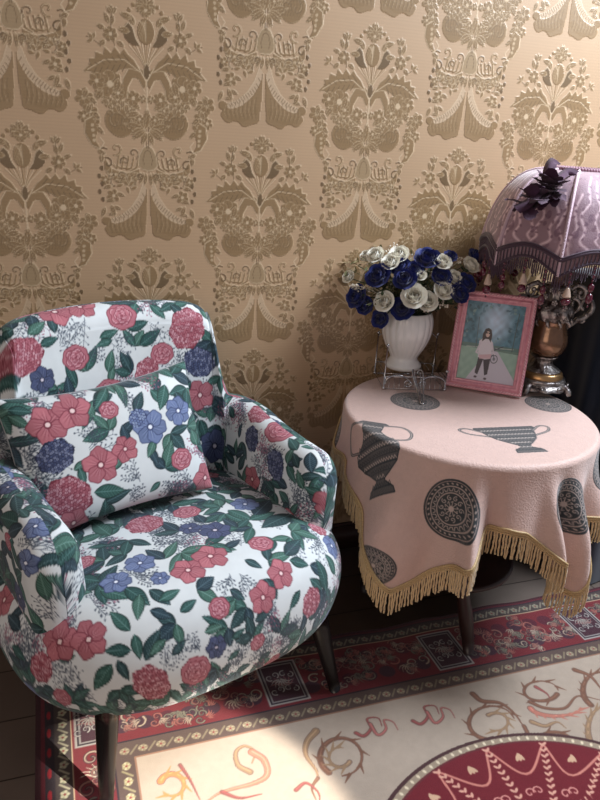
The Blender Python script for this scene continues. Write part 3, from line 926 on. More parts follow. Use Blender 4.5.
PL['pillow'] = [('P',-0.1282,0.0787,0.0361,0.63),('P',-0.0771,0.0943,0.0349,2.77),('B',0.0665,0.0274,0.0348,1.89),('B',0.1384,0.0452,0.0295,5.47),('b',0.0452,0.0514,0.0203,0.63),('h',-0.128,0.0172,0.0361,3.58),('P',-0.0505,-0.021,0.0353,5.31),('P',0.0044,-0.0032,0.026,1.8),('H',-0.1194,-0.0652,0.0441,5.53),('R',0.1212,-0.0552,0.0232,1.9),('R',-0.008,0.0803,0.0179,1.27),('P',0.178,-0.1138,0.0329,1.71),('P',-0.1196,-0.1198,0.0293,4.8),('L',-0.1851,0.1216,0.0398,-0.33),('L',-0.1873,0.1108,0.0418,-0.82),('L',-0.142,0.0764,0.0332,-2.64),('L',0.0417,0.0637,0.0466,0.92),('L',0.0895,0.1011,0.0447,-1.03),('L',0.1248,0.1043,0.0556,-2.1),('L',0.1438,0.0849,0.0552,-1.34),('L',0.0009,0.0261,0.0436,0.55),('L',0.0115,0.0032,0.0419,1.61),('L',0.0558,-0.0147,0.039,-1.34),('L',0.07,-0.0006,0.0393,-2.2),('L',-0.1018,-0.0172,0.0326,0.4),('L',-0.0913,-0.0159,0.0344,-1.47),('L',-0.0257,-0.0375,0.0382,0.92),('L',0.0629,-0.0886,0.0274,-2.57),('L',-0.0736,-0.0699,0.0616,-0.21),('s',0.0239,0.1042,0.0174,-0.85),('s',-0.0505,0.0299,0.0171,1.89),('s',-0.0647,0.0134,0.0216,0.33),('s',0.0204,-0.0721,0.0167,2.2),('s',-0.0044,-0.107,0.0136,0.56)]
PL['seat'] = [('H',-0.0579,-0.018,0.0408,3.49),('R',0.0381,-0.0179,0.0275,2.67),('N',0.046,-0.123,0.0322,5.18),('N',0.0084,-0.0884,0.0222,2.86),('B',0.1623,-0.0516,0.0306,0.48),('P',-0.0643,-0.2162,0.031,0.47),('P',-0.0088,-0.2004,0.0339,0.13),('R',0.1,-0.2091,0.0236,2.22),('B',-0.128,-0.1489,0.0276,4.3),('B',-0.1852,-0.1739,0.0266,1.58),('B',-0.1169,-0.2095,0.0161,5.85),('P',0.0505,-0.3186,0.0297,0.12),('P',0.1033,-0.2868,0.0286,0.37),('H',-0.224,-0.3787,0.0429,1.77),('P',-0.3145,-0.2137,0.0336,2.14),('P',-0.272,-0.246,0.0318,1.36),('R',-0.1282,-0.403,0.0335,5.49),('N',-0.0714,-0.3744,0.0231,0.78),('H',-0.3792,-0.2147,0.0323,3.12),('R',-0.3997,-0.2828,0.0223,0.99),('H',0.1915,-0.3536,0.0335,2.63),('R',0.0356,-0.4036,0.0186,0.74),('R',-0.0448,-0.308,0.0196,4.89),('B',0.2808,-0.2353,0.0275,1.78),('H',0.263,-0.1911,0.0255,3.22),('R',-0.2076,-0.0792,0.0186,2.12),('P',-0.3591,-0.0339,0.0329,3.22),('L',-0.1322,-0.0201,0.0751,1.68),('L',-0.1514,-0.0534,0.0363,2.73),('L',0.0279,0.0301,0.0623,-0.21),('L',0.1353,-0.0119,0.0621,1.83),('L',0.1151,-0.0595,0.0676,-1.28),('L',0.13,-0.1221,0.0702,0.13),('L',0.1514,-0.1071,0.0917,0.6),('L',0.2233,-0.1359,0.0944,-2.86),('L',0.0291,-0.1913,0.0413,0.25),('L',0.0331,-0.2089,0.0395,1.98),('L',-0.2151,-0.1757,0.0594,-0.95),('L',-0.1786,-0.1975,0.0591,-1.22),('L',-0.1644,-0.2263,0.0456,-2.11),('L',-0.1452,-0.2256,0.0468,-1.16),('L',-0.1394,-0.2535,0.0402,0.07),('L',-0.1616,-0.2618,0.039,-0.78),('L',-0.2069,-0.2737,0.0469,1.86),('L',-0.2035,-0.2838,0.0417,-1.89),('L',-0.2091,-0.3295,0.0578,0.59),('L',-0.2222,-0.3018,0.0456,2.59),('L',-0.2512,-0.3037,0.0406,-1.7),('L',-0.2642,-0.3035,0.0611,-2.88),('L',-0.1614,-0.3167,0.0387,-2.88),('L',-0.1607,-0.3472,0.0353,0.36),('L',-0.198,-0.414,0.0493,-1.33),('L',-0.1157,-0.2869,0.0355,0.22),('L',-0.0125,-0.2847,0.0342,-0.86),('L',-0.0096,-0.3046,0.0384,-2.46),('L',-0.0865,-0.337,0.0372,-0.06),('L',-0.0152,-0.4041,0.0337,-2.81),('L',-0.0329,-0.3725,0.0344,0.3),('L',0.0268,-0.3554,0.0381,0.12),('L',0.044,-0.2391,0.0354,-0.88),('L',0.1295,-0.2542,0.0637,0.48),('L',0.134,-0.267,0.0457,-0.35),('L',0.1458,-0.3257,0.0423,-2.26),('L',0.1821,-0.283,0.0517,-0.36),('L',0.2406,-0.3311,0.0689,2.14),('L',0.2816,-0.2961,0.0545,2.45),('L',-0.3347,-0.2368,0.0309,-0.48),('L',-0.4011,-0.1248,0.0497,-1.46),('L',-0.3626,-0.128,0.0556,1.68),('s',-0.0788,-0.1085,0.0182,0.2),('s',-0.0,-0.2594,0.0178,-2.29),('s',0.0184,-0.2664,0.0166,-1.33),('s',0.1432,-0.232,0.0173,-0.91),('s',-0.1868,-0.3666,0.0207,0.63),('s',-0.3427,-0.2145,0.0271,-1.78),('s',-0.3305,-0.2877,0.0217,1.87),('s',-0.3436,-0.335,0.0214,1.85),('s',-0.3173,-0.3553,0.0234,-1.45),('s',0.0666,-0.3747,0.0193,2.15),('s',0.0597,-0.1961,0.0191,1.43),('s',0.1609,-0.385,0.0223,-2.79),('s',0.0194,-0.4418,0.0189,0.43),('s',-0.1081,-0.3634,0.0135,2.01)]



def superel(phi, a, b, n):
    c, s = np.cos(phi), np.sin(phi)
    r = (np.abs(c / a) ** n + np.abs(s / b) ** n) ** (-1 / n)
    return r


# seat: one upholstered drum, domed on top, tucked in under the front
nphi, ns = 1000, 430
phi = np.arange(nphi) * 2 * pi / nphi
prof = spline([(0, .432), (.35, .434), (.65, .428), (.82, .412), (.93, .378), (.985, .335), (1.0, .290), (.985, .245), (.955, .212), (.915, .198), (.80, .196), (.4, .196)], ns)
R0 = superel(phi, .362, .316, 2.8)
SCY = .282
kx = prof[:, 0][:, None]
zz = prof[:, 1][:, None] * np.ones((1, nphi))
X = kx * (R0 * np.cos(phi)) ; Y = kx * (R0 * np.sin(phi)) + SCY
# crown sags a little to the back, front rim a little fuller in the middle
up = np.clip((zz - .25) / .18, 0, 1)
zz = zz - .045 * up * np.clip(Y / .6, 0, 1) - .012 * up * (X / .34) ** 2
zz = zz + .018 * (1 - np.clip((zz - .2) / .1, 0, 1)) * 0
P = np.stack([X, Y, zz], -1)
d = np.linalg.norm(np.diff(P, axis=0), axis=2)
arc = np.concatenate([np.zeros((1, nphi)), np.cumsum(d, 0)])
uvs = np.stack([arc * np.cos(phi), arc * np.sin(phi)], -1).reshape(-1, 2)
c = floral(-.62, .62, -.62, .62, PL['seat'], seed=3)
seat = mesh_arr('seat', P.reshape(-1, 3), grid_faces(ns, nphi, cv=True), M_fab, chair, c.sample(uvs[:, 0], uvs[:, 1]), uv=uvs)

# wrap-round shell: arms and back
ctl = [(.277, .098), (.281, .20), (.283, .32), (.288, .415), (.256, .484), (.12, .515), (0, .522)]
ctl = ctl + [(-x, y) for x, y in ctl[-2::-1]]
nu = 1250
path = spline(ctl, nu)
dl = np.concatenate([[0], np.cumsum(np.linalg.norm(np.diff(path, axis=0), axis=1))])
LEN = dl[-1]
tan = np.gradient(path, axis=0); tan /= np.linalg.norm(tan, axis=1)[:, None]
nor = np.stack([tan[:, 1], -tan[:, 0]], -1)      # points outward
sgn = np.where((path[:, 0] > 0), 1, -1)
sm = lambda x: np.clip(x, 0, 1) ** 2 * (3 - 2 * np.clip(x, 0, 1))
de = np.minimum(dl, LEN - dl)                    # distance from the arm front
arm_h = .545 + .02 * sm((de - .1) / .3)
back_h = .800 - .02 * (path[:, 0] / .25) ** 2
kb = sm((de - .385) / .055)
H = arm_h * (1 - kb) + back_h * kb
cr = np.clip((de - .43) / .06, 0, 1)
H = np.where(de > .43, H - .03 * (1 - np.sqrt(1 - (1 - cr) ** 2)), H)
e = np.clip(de / .062, 0, 1)
round_e = np.sqrt(np.clip(1 - (1 - e) ** 2, 0, 1))
H = .40 + (H - .40) * (.35 + .65 * round_e)
TH = (.088 * (1 - kb) + .085 * kb) * (.01 + .99 * np.sqrt(np.clip(1 - (1 - np.clip(de / .04, 0, 1)) ** 2, 0, 1)))
zb = .235
nl = 400
# cross-section: outer side up, over the top, inner side down
tt = np.linspace(0, 1, nl)
LO = H - TH / 2 - zb
LA = pi * TH / 2
LI_ = H - TH / 2 - .33
tot = LO + LA + LI_
s = tt[None, :] * tot[:, None]
n_off = np.zeros((nu, nl)); z = np.zeros((nu, nl))
so = s <= LO[:, None]; sa = (~so) & (s <= (LO + LA)[:, None]); si = ~so & ~sa
ang = np.clip((s - LO[:, None]) / (TH[:, None] / 2 + 1e-9), 0, pi)
n_off = np.where(so, TH[:, None] / 2, np.where(sa, TH[:, None] / 2 * np.cos(ang), -TH[:, None] / 2))
z = np.where(so, zb + s, np.where(sa, (H - TH / 2)[:, None] + TH[:, None] / 2 * np.sin(ang), (H - TH / 2)[:, None] - (s - (LO + LA)[:, None])))
# soft belly on both faces, lean outward with height
n_off = n_off + np.where(so, .006, -.006) * (np.clip(de / .05, 0, 1) ** .5)[:, None] * np.where(sa, 0, np.sin(np.clip((z - .25) / np.maximum(H[:, None] - .25, .05), 0, 1) * pi))
lean = (.06 + .07 * kb)[:, None] * (z - .40)
n_off = n_off + np.where(z > .40, lean, lean * .3)
P = np.stack([path[:, 0][:, None] + nor[:, 0][:, None] * n_off, path[:, 1][:, None] + nor[:, 1][:, None] * n_off, z], -1)
du = np.concatenate([[0], np.cumsum(np.hypot(np.diff(dl), np.diff(TH) / 2))])
du = (du - du[-1] / 2)[:, None]
hT = (H - TH / 2)[:, None]
outer = so | (sa & (ang < pi / 2))
vv = np.where(so, z, np.where(sa, hT + TH[:, None] / 2 * np.where(outer, ang, pi - ang), z))
uvA = np.stack([np.where(outer, du, -du), np.where(outer, vv - .9, vv)], -1)
i1 = int(np.searchsorted(dl, .405)); i2 = nu - i1
cA = floral(-.85, .85, -.70, .90, PL['backrest'], seed=8)
for nm, a, b, key in (('armrest', 0, i1 + 1, 'armR'), ('backrest', i1, i2, 'backrest'), ('armrest', i2 - 1, nu, 'armL')):
    Pp = P[a:b].reshape(-1, 3); uu = uvA[a:b].reshape(-1, 2)
    o = mesh_arr(nm, Pp, grid_faces(b - a, nl), M_fab, chair, cA.sample(uu[:, 0], uu[:, 1]), uv=uu)
    if nm == 'backrest': back_o = o

# cushion
nq = 230
q = np.linspace(-1, 1, nq)
A, B = np.meshgrid(q, q, indexing='ij')
CW, CH = .203, .146
pin = lambda a, b: 1 - .075 * (1 - np.abs(b) ** 2) * np.abs(a) ** 4
XX = A * CW * (1 - .06 * (1 - B ** 2) * np.abs(A) ** 6); ZZ = B * CH * (1 - .13 * (1 - A ** 2) * np.abs(B) ** 3)
tk = .062 * (np.clip((1 - np.abs(A) ** 3.2), 0, 1) * np.clip((1 - np.abs(B) ** 3.2), 0, 1)) ** .5 + .002
wr = .0025 * np.sin(A * 9 + B * 4) * np.abs(A * B)
Fp = np.stack([XX, -tk - wr, ZZ], -1).reshape(-1, 3); Bp = np.stack([XX, tk, ZZ], -1).reshape(-1, 3)
F = np.concatenate([grid_faces(nq, nq)[:, ::1], grid_faces(nq, nq, off=nq * nq)[:, ::-1]])
idx = np.arange(nq * nq).reshape(nq, nq)
ring = np.concatenate([idx[:-1, 0], idx[-1, :-1], idx[:0:-1, -1], idx[0, :0:-1]])
r2 = np.roll(ring, -1)
F = np.concatenate([F, np.stack([ring, r2, r2 + nq * nq, ring + nq * nq], -1)])
uvp = np.stack([XX, ZZ], -1).reshape(-1, 2)
cP = floral(-.25, .25, -.2, .2, PL['pillow'], seed=21)
uv2 = np.concatenate([uvp, uvp * [-1, 1]])
Vp = np.concatenate([Fp, Bp])
pil = mesh_arr('cushion', Vp, F, M_fab, None, cP.sample(uv2[:, 0], uv2[:, 1]), uv=uv2)
pil.name = 'cushion'
tag(pil, 'rectangular floral cushion leaning against the back of the armchair', 'cushion')
Mch = Matrix.Translation((.060, -.656, 0)) @ Matrix.Rotation(radians(17.5), 4, 'Z')
pil.matrix_world = Mch @ Matrix.Translation((-.078, .372, .545)) @ Matrix.Rotation(radians(-3), 4, 'Y') @ Matrix.Rotation(radians(-22), 4, 'X')
pm = MB()
hem = np.concatenate([np.stack([XX[ix // nq, ix % nq] * np.ones(1), np.zeros(1), ZZ[ix // nq, ix % nq] * np.ones(1)], -1) for ix in ring[::6]])
pm.tube(hem, .0017, 6, closed=True)
pm.build('piping', mat('piping_grey', (150, 152, 152), rough=.8), pil)

for (x, y, dx, dy) in ((-.235, .045, -.02, -.025), (.235, .045, .045, -.03), (-.235, .44, -.02, .03), (.235, .44, .02, .03)):
    m = MB()
    t = np.linspace(0, 1, 8)
    zf = .0095 if y < .2 else .0008
    m.tube(np.stack([x + dx * (1 - t), y + dy * (1 - t), zf + t * (.214 - zf)], -1), .0125 + .010 * t, 20)
    m.build('leg', M_leg, chair)

# ------------------------------------------------------------------ round table
TX, TY, TZ, TR = .724, -.322, .560, .304
M_wood = mat('dark_wood', (44, 26, 24), rough=.35, noise_col=.15, noise_scale=30)
table = empty('round_table', (TX, TY, 0), 0, 'small round dark wooden side table hidden under the fringed pink cloth', 'table')
MB().lathe([(.0, TZ - .003), (TR - .012, TZ - .003), (TR - .004, TZ - .008), (TR - .004, TZ - .02), (TR - .014, TZ - .028), (0, TZ - .028)], 64).build('tabletop', M_wood, table)
MB().lathe([(.20, TZ - .085), (.205, TZ - .08), (.205, TZ - .03), (.0, TZ - .03)], 48).build('apron', M_wood, table)
for k, a in enumerate((260, 20, 152)):
    a = radians(a)
    m = MB()
    t = np.linspace(0, 1, 14)
    rr = .17 + .035 * (1 - t) ** 2 + (.010 * np.sin(t * 6))
    if k == 0: rr = np.full(14, .212)
    hgt = (.0095 if k == 0 else .0008) + t * .50
    lx_ = -.055 * np.clip(t * 1.6, 0, 1) ** 1.2 if k == 0 else 0 * t
    m.tube(np.stack([rr * cos(a) + lx_, rr * sin(a) + (.09 * t if k == 0 else 0), hgt], -1), .013 + .006 * t + .004 * np.sin(t * 9) ** 2, 16)
    m.build('leg', M_wood, table)
MB().lathe([(0, .150), (.165, .150), (.172, .155), (.172, .163), (.165, .168), (0, .168)], 48).build('shelf', M_wood, table)

# ------------------------------------------------------------------ tablecloth
TCB = (200, 168, 156)
INKC = (40, 44, 46); MIDC = (150, 134, 126)
ctop = Canvas(-.52, .52, -.52, .52, .001, TCB)
cside = Canvas(-.05, 2.2, -.36, .08, .001, TCB)


def medallion(c, x, y, r, asp=1., a0=0.):
    E_ = lambda k, col, ring=None: c.ell(x, y, r * k, r * k * asp, 0, col, 1., .6, ring)
    E_(1., INKC); E_(.93, TCB); E_(.91, INKC)
    for k in range(30):
        a = a0 + 2 * pi * k / 30
        c.ell(x + r * .84 * cos(a), y + r * asp * .84 * sin(a), r * .05, r * .03, a + 1, (170, 150, 140))
    E_(.77, (176, 156, 146)); E_(.73, INKC)
    for k in range(22):
        a = a0 + 2 * pi * k / 22
        p = [(x + r * q * cos(a + d_), y + r * asp * q * sin(a + d_)) for q, d_ in ((.70, -.10), (.60, -.04), (.60, .10), (.68, .12))]
        c.line(p, .0018, (182, 162, 152))
    E_(.55, (176, 156, 146)); E_(.51, INKC)
    for k in range(10):
        a = a0 + 2 * pi * k / 10
        P = spiral(x + r * .36 * cos(a), y + r * asp * .36 * sin(a), r * .10, a, 1.1, 14)
        c.line(P, .0017, (186, 166, 156))
        c.line([(x + r * .08 * cos(a + .3), y + r * asp * .08 * sin(a + .3)), (x + r * .26 * cos(a + .2), y + r * asp * .26 * sin(a + .2)), (x + r * .22 * cos(a + .5), y + r * asp * .22 * sin(a + .5))], .0017, (186, 166, 156))
    E_(.1, (186, 166, 156))


def amphora(c, x, y, s, ang, wide=1.0, flat=False):
    """line-drawn two-handled Greek jar; x,y centre, s height"""
    T = lambda P: rotp([(p[0] * wide, p[1]) for p in P], x, y, ang, s)
    if not flat:
        rp_ = [(.10, .5), (.13, .46), (.09, .42), (.08, .25), (.14, .15), (.25, .05), (.27, -.06), (.22, -.18), (.12, -.28), (.06, -.33), (.06, -.36), (.16, -.44), (.18, -.5)]
    else:
        rp_ = [(.46, .40), (.48, .34), (.42, .30), (.36, .12), (.30, 0), (.18, -.12), (.09, -.2), (.08, -.26), (.2, -.34), (.22, -.42)]
    body = rp_ + [(-a, b) for a, b in rp_[::-1]]
    c.poly(T(body), (84, 78, 76), 1., .4)
    c.line(np.concatenate([T(body), T(body[:1])]), .0032, INKC)
    ys = np.linspace(rp_[-1][1], rp_[0][1], 13)
    for k, yv in enumerate(ys[1:-1]):
        hw = np.interp(yv, [b for a, b in rp_[::-1]], [a for a, b in rp_[::-1]])
        c.line(T([(-hw, yv), (hw, yv)]), .0022 if k % 3 else .004, INKC)
        n = max(2, int(hw * wide * s / .004))
        for j in range(n):
            xx = -hw + 2 * hw * (j + .5) / n
            c.line(T([(xx - .02 / wide, yv + .015), (xx, yv + .05), (xx + .02 / wide, yv + .015)]), .0015, (204, 186, 174) if k % 2 else INKC)
    for sd in (-1, 1):
        if not flat: P = [(sd * .09, .43), (sd * .25, .46), (sd * .34, .33), (sd * .33, .15), (sd * .22, .08)]
        else: P = [(sd * .40, .26), (sd * .58, .40), (sd * .70, .36), (sd * .62, .22), (sd * .36, .10)]
        c.line(spline(T(P), 24), .0065, INKC); c.line(spline(T(P), 24), .0022, (170, 152, 142))


# prints on the flat top (table-centred metres) and on the skirt (round the rim, below the rim)
g2 = lambda px, py: at(px, py, 2, TZ + .003)[:2] - [TX, TY]
for px, py, r in ((415, 401, .062), (548, 404, .058)):
    p = g2(px, py); medallion(ctop, p[0], p[1], r)
SR = .33
SIDE = []
medallion(cside, 1.351, -.092, .060, 1.1)
medallion(cside, 1.632, -.090, .055, 1.15)
medallion(cside, .915, -.075, .055, 1.0)
medallion(cside, 1.222, -.245, .045, .9)
medallion(cside, 1.80, -.045, .05, 1.1)
for _u0c in (.25, 2.0): medallion(cside, _u0c, -.08, .056, 1.05)
amphora(cside, .58, -.10, .16, 0)

HEM = [(150, .50), (170, .46), (183, .465), (191, .42), (199, .385), (205, .335), (212, .290), (219, .253), (225, .278), (232, .318), (244, .368), (249, .415), (256, .424), (263, .418), (270, .388), (275, .365), (278, .32), (282, .268), (286, .256), (289, .29), (293, .36), (300, .396), (330, .40), (30, .36), (60, .27), (90, .38), (120, .46), (150, .50)]
IW = [i for i in range(1, len(HEM)) if HEM[i][0] < HEM[i - 1][0]][0]
ha = np.array([h[0] if i < IW else h[0] + 360 for i, h in enumerate(HEM)], float)
hz = np.array([h[1] for h in HEM])
nth = 1500
thd = np.arange(nth) * 360 / nth
hem = np.interp(np.where(thd < 150, thd + 360, thd), ha, hz)
k_ = np.ones(9) / 9
hem = np.convolve(np.concatenate([hem[-4:], hem, hem[:4]]), k_, 'valid')
th = np.radians(thd)


def gb(a0, w, amp):
    d = (thd - a0 + 180) % 360 - 180
    return amp * np.exp(-(d / w) ** 2)


fold = gb(243, 3.4, .054) + gb(250, 4, -.036) + gb(274, 3.4, .050) + gb(281, 4.0, -.044) + gb(289, 5, .030) + gb(299, 5, -.03) + gb(308, 6, .025) + gb(214, 9, .034) + gb(229, 6, -.010) \
    + gb(197, 5, -.012) + gb(187, 5, .016) + gb(262, 5, .004) + gb(175, 5, -.01) + gb(165, 6, .02) + gb(60, 12, .05) + gb(95, 8, -.02) + gb(125, 9, .03) + gb(30, 7, -.02) + gb(0, 8, .02) + gb(330, 7, -.015)
RR = TR + .003
DROP = (TZ + .003) - hem
ntop, nrd, ndr = 150, 14, 190
rows = []; ct_uv = []; cs_uv = []; kind = []
for i in range(ntop):
    r = (RR - .014) * i / (ntop - 1)
    bmp = .0
    rows.append(np.stack([r * np.cos(th), r * np.sin(th), np.full(nth, TZ + .003)], -1))
    ct_uv.append(np.stack([r * np.cos(th), r * np.sin(th)], -1)); kind.append(0)
for i in range(1, nrd + 1):
    a = pi / 2 * i / nrd
    r = RR - .014 + .014 * sin(a)
    z = TZ + .003 - .014 * (1 - cos(a))
    rows.append(np.stack([r * np.cos(th), r * np.sin(th), np.full(nth, z)], -1))
    ct_uv.append(np.stack([(RR - .014 + .014 * a) * np.cos(th), (RR - .014 + .014 * a) * np.sin(th)], -1)); kind.append(0)
z0 = TZ + .003 - .014
for i in range(1, ndr + 1):
    t = i / ndr
    dz = t * (z0 - hem)
    g = sm((dz + .01) / .20)
    r = RR + (.052 + gb(180, 22, .012) + gb(222, 12, -.012)) * sm(dz / .30) + fold * g * 1.0 + .002 * np.sin(th * 23 + dz * 30) * g
    rows.append(np.stack([r * np.cos(th), r * np.sin(th), z0 - dz], -1))
    ct_uv.append(np.stack([(RR + .008 + dz) * np.cos(th), (RR + .008 + dz) * np.sin(th)], -1)); kind.append(1)
    HEMR = r
P = np.stack(rows)
P[..., 1] = np.minimum(P[..., 1], .305 + .003 * np.sin(th * 17))      # the cloth lies flat where it meets the wall
cuv = np.stack(ct_uv)
suv = np.stack([np.broadcast_to(th * SR, P.shape[:2]), np.stack([np.full(nth, 0.) if k == 0 else z_ for k, z_ in zip(kind, P[..., 2] - z0)])], -1)
# design that crosses the rim is printed from the flat pattern, the rest from the skirt pattern
crossing = g2(505, 432)
amphora(ctop, -.318, -.105, .20, radians(-33), 1.3)
amphora(ctop, crossing[0] + .004, crossing[1] - .040, .165, radians(-6), .98, True)
ca = ctop.sample(cuv[..., 0].ravel(), cuv[..., 1].ravel()); cb = cside.sample(suv[..., 0].ravel(), suv[..., 1].ravel())
isd = np.repeat(np.array(kind), nth)
dropv = (z0 - P[..., 2]).ravel()
use_top = (isd == 0) | (dropv < .20) & (ca[:, :3].sum(1) < cb[:, :3].sum(1) - .02)
cc_ = np.where(use_top[:, None], ca, cb)
M_cloth = mat('pink_damask_cloth', attr=True, rough=.55, spec=.4, sheen=.3, bump=(260, .6, .0025), alpha_bump=.0012, noise_col=.035, noise_scale=70)
F = grid_faces(P.shape[0], nth, cv=True)
cloth = mesh_arr('tablecloth', P.reshape(-1, 3), F, M_cloth, None, cc_, uv=np.concatenate([suv.reshape(-1, 2), ], 1))
cloth.location = (TX, TY, 0)
tag(cloth, 'dusty pink tablecloth printed with black Greek vases and medallions, gold fringe along its hem', 'tablecloth')
# braid and twisted fringe
M_fr = mat('gold_fringe', (200, 172, 128), rough=.5, sheen=.3, noise_col=.12, noise_scale=120)
M_br = mat('gold_braid', (180, 152, 108), rough=.55, noise_col=.2, noise_scale=300)
b_ = MB()
hemP = np.stack([(HEMR + .0018) * np.cos(th), np.minimum((HEMR + .0018) * np.sin(th), .308), hem], -1)
for off in (-.001, -.006, .004):
    b_.tube(hemP[::3] + [0, 0, off], .0028, 6, closed=True)
b_.build('braid', M_br, cloth)
fr = MB()
seg = np.concatenate([[0], np.cumsum(np.linalg.norm(np.diff(np.concatenate([hemP, hemP[:1]]), axis=0), axis=1))])
nf = int(seg[-1] / .0068)
for k in range(nf):
    sv = (k + .5) / nf * seg[-1]
    j = int(np.searchsorted(seg, sv)) - 1
    p = hemP[j % nth]
    L = .058 + random.uniform(-.004, .004)
    dx = random.uniform(-.003, .003); rad = np.array([p[0], p[1], 0]) / np.hypot(p[0], p[1])
    t = np.linspace(0, 1, 9)
    tn = np.array([-rad[1], rad[0], 0])
    tw = np.sin(t * 16 + k)[:, None] * .0007
    pts = p + [0, 0, -.004] + np.outer(t * L, [0, 0, -1]) + np.outer(t ** 2 * dx, tn) + np.outer(np.sin(t * 3) * random.uniform(-.001, .003), rad) + tn * tw
    fr.tube(pts, .0026 + .0004 * np.sin(t * 22 + k * 1.3) - .0004 * t, 5)
fo = fr.build('fringe', M_fr, cloth)
fo['kind'] = 'stuff'

# ------------------------------------------------------------------ wire stand and vase
M_silver = mat('silver_wire', (196, 196, 198), rough=.22, metal=1.0)
ZT = TZ + .0035
VX, VY = .660, -.080
ANG = radians(-14)


def W2(lx, ly, cx, cy, ang):
    return (cx + lx * cos(ang) - ly * sin(ang), cy + lx * sin(ang) + ly * cos(ang))


stand = empty('wire_stand', (VX + .012, VY - .022, ZT), ANG, 'silver wire scroll stand holding the white vase, with looped front handles', 'stand')
hw, hd, sh = .082, .062, .036
m = MB()
rw = .0016
for z in (.003, sh):
    m.tube([(-hw, -hd, z), (hw, -hd, z), (hw, hd, z), (-hw, hd, z)], rw, 6, closed=True)
for k in range(9):
    x = -hw + 2 * hw * (k + .5) / 9
    m.tube([(x, -hd, sh - .001), (x, hd, sh - .001)], .0011, 5)
for k in range(13):
    x = -hw + 2 * hw * k / 12
    m.tube([(x, -hd, .003), (x, -hd, sh)], .0007, 5)
m.build('tray', M_silver, stand)
m = MB()
for sx in (-1, 1):
    for sy in (-1, 1):
        top = .115 if sy > 0 or sx < 0 else .05
        m = MB()
        m.tube([(sx * hw, sy * hd, .0015), (sx * hw, sy * hd, top)], .0020, 8)
        m.ball((sx * hw, sy * hd, top + .004), .0045)
        m.ball((sx * hw, sy * hd, .004), .0045)
        m.build('post', M_silver, stand)
for sx in (-1, 1):
    m = MB()
    P = spiral(sx * .020, .0, .012, 0 if sx < 0 else pi, 1.4, 30, flip=sx)
    m.tube(np.stack([P[:, 0], np.full(30, -hd - .003), sh / 2 + .002 + P[:, 1]], -1), .0016, 6)
    P = np.array([(sx * .01, sh * .55), (sx * .03, sh * 1.02), (sx * .055, sh * 1.12), (sx * .075, sh * .85), (sx * .080, sh * .45)])
    P = spline(P, 24)
    m.tube(np.stack([P[:, 0], np.full(24, -hd - .003), P[:, 1]], -1), .0020, 6)
    m.build('scroll', M_silver, stand)
for sx in (-1, 1):
    m = MB()
    P = spiral(sx * .035, .085, .020, pi / 2, 1.5, 36, flip=sx)
    m.tube(np.stack([P[:, 0], np.full(36, hd), P[:, 1]], -1), .0014, 6)
    P = spline([(sx * hw, .11), (sx * .05, .13), (sx * .02, .11), (0, .125)], 24)
    m.tube(np.stack([P[:, 0], np.full(24, hd), P[:, 1]], -1), .0014, 6)
    m.build('scroll', M_silver, stand)
for sx in (-1, 1):
    m = MB()
    P = spline([(sx * .003, -hd, sh + .012), (sx * .010, -hd - .004, sh + .022), (sx * .014, -hd - .018, sh + .014), (sx * .008, -hd - .055, .022), (sx * .004 - .004, -hd - .100, .004), (-.004 - sx * .002, -hd - .104, .003)], 40)
    m.tube(P, .0022, 8)
    P2 = P + [-sx * .006, 0, -.004]
    m.tube(P2[6:-4], .0014, 6)
    m.build('handle', M_silver, stand)

M_cer = mat('white_ceramic', (232, 230, 226), rough=.18, spec=.5, coat=.4, sss=.05)
vz = ZT + sh + .0012
vase = empty('vase', (VX, VY, vz), 0, 'white ribbed ceramic urn vase holding the blue and white roses', 'vase')
vp = [(0, .001), (.042, .001), (.048, .004), (.049, .011), (.043, .018), (.038, .026), (.037, .032), (.043, .044), (.053, .062), (.063, .088), (.067, .113), (.066, .136), (.061, .152), (.058, .157), (.055, .153), (.057, .132), (.050, .10), (.02, .07), (0, .06)]
vp = spline(vp, 110)
rib = lambda a, z: 1 + .022 * np.abs(np.sin(a * 11)) * np.clip((z - .028) / .02, 0, 1) * np.clip((.158 - z) / .02, 0, 1) * (z > .02)
MB().lathe(vp, 264, rmod=lambda a, z: 1 + .030 * (np.abs(np.sin(a * 10)) - .6) * np.clip((z - .026) / .02, 0, 1) * np.clip((.166 - z) / .02, 0, 1)).build('body', M_cer, vase)
MB().lathe([(.0, .141), (.053, .141), (.053, .146), (0, .147)], 32).build('flower_foam', mat('moss', (60, 70, 40), rough=.95), vase)

# ------------------------------------------------------------------ roses
M_blue = mat('royal_blue_silk', (24, 40, 118), rough=.6, sheen=.2, two=((14, 22, 80), 60, .4, .7))
M_white = mat('ivory_silk', (240, 236, 224), rough=.65, sheen=.15, sss=.08, two=((228, 224, 198), 40, .5, .8))
M_green = mat('leaf_green', (70, 88, 58), rough=.6, two=((44, 60, 40), 50, .4, .6))
M_olive = mat('filler_olive', (150, 144, 104), rough=.7, two=((96, 100, 66), 60, .4, .6))
M_petite = mat('tiny_cream_blossom', (232, 222, 204), rough=.7)


def petal_arr(w, h, cup, curl, n=6):
    u = np.linspace(-1, 1, n); v = np.linspace(0, 1, n)
    U, W_ = np.meshgrid(u, v, indexing='ij')
    wid = w * (W_ ** .5) * (1 - .18 * W_ ** 4)
    x = U * wid
    z = h * (W_ - .38 * (U ** 2) * W_ ** 2)
    y = cup * (U ** 2) * W_ - curl * W_ ** 3 - .12 * h * np.sin(W_ * pi)
    return np.stack([x, y, z], -1).reshape(-1, 3), grid_faces(n, n)


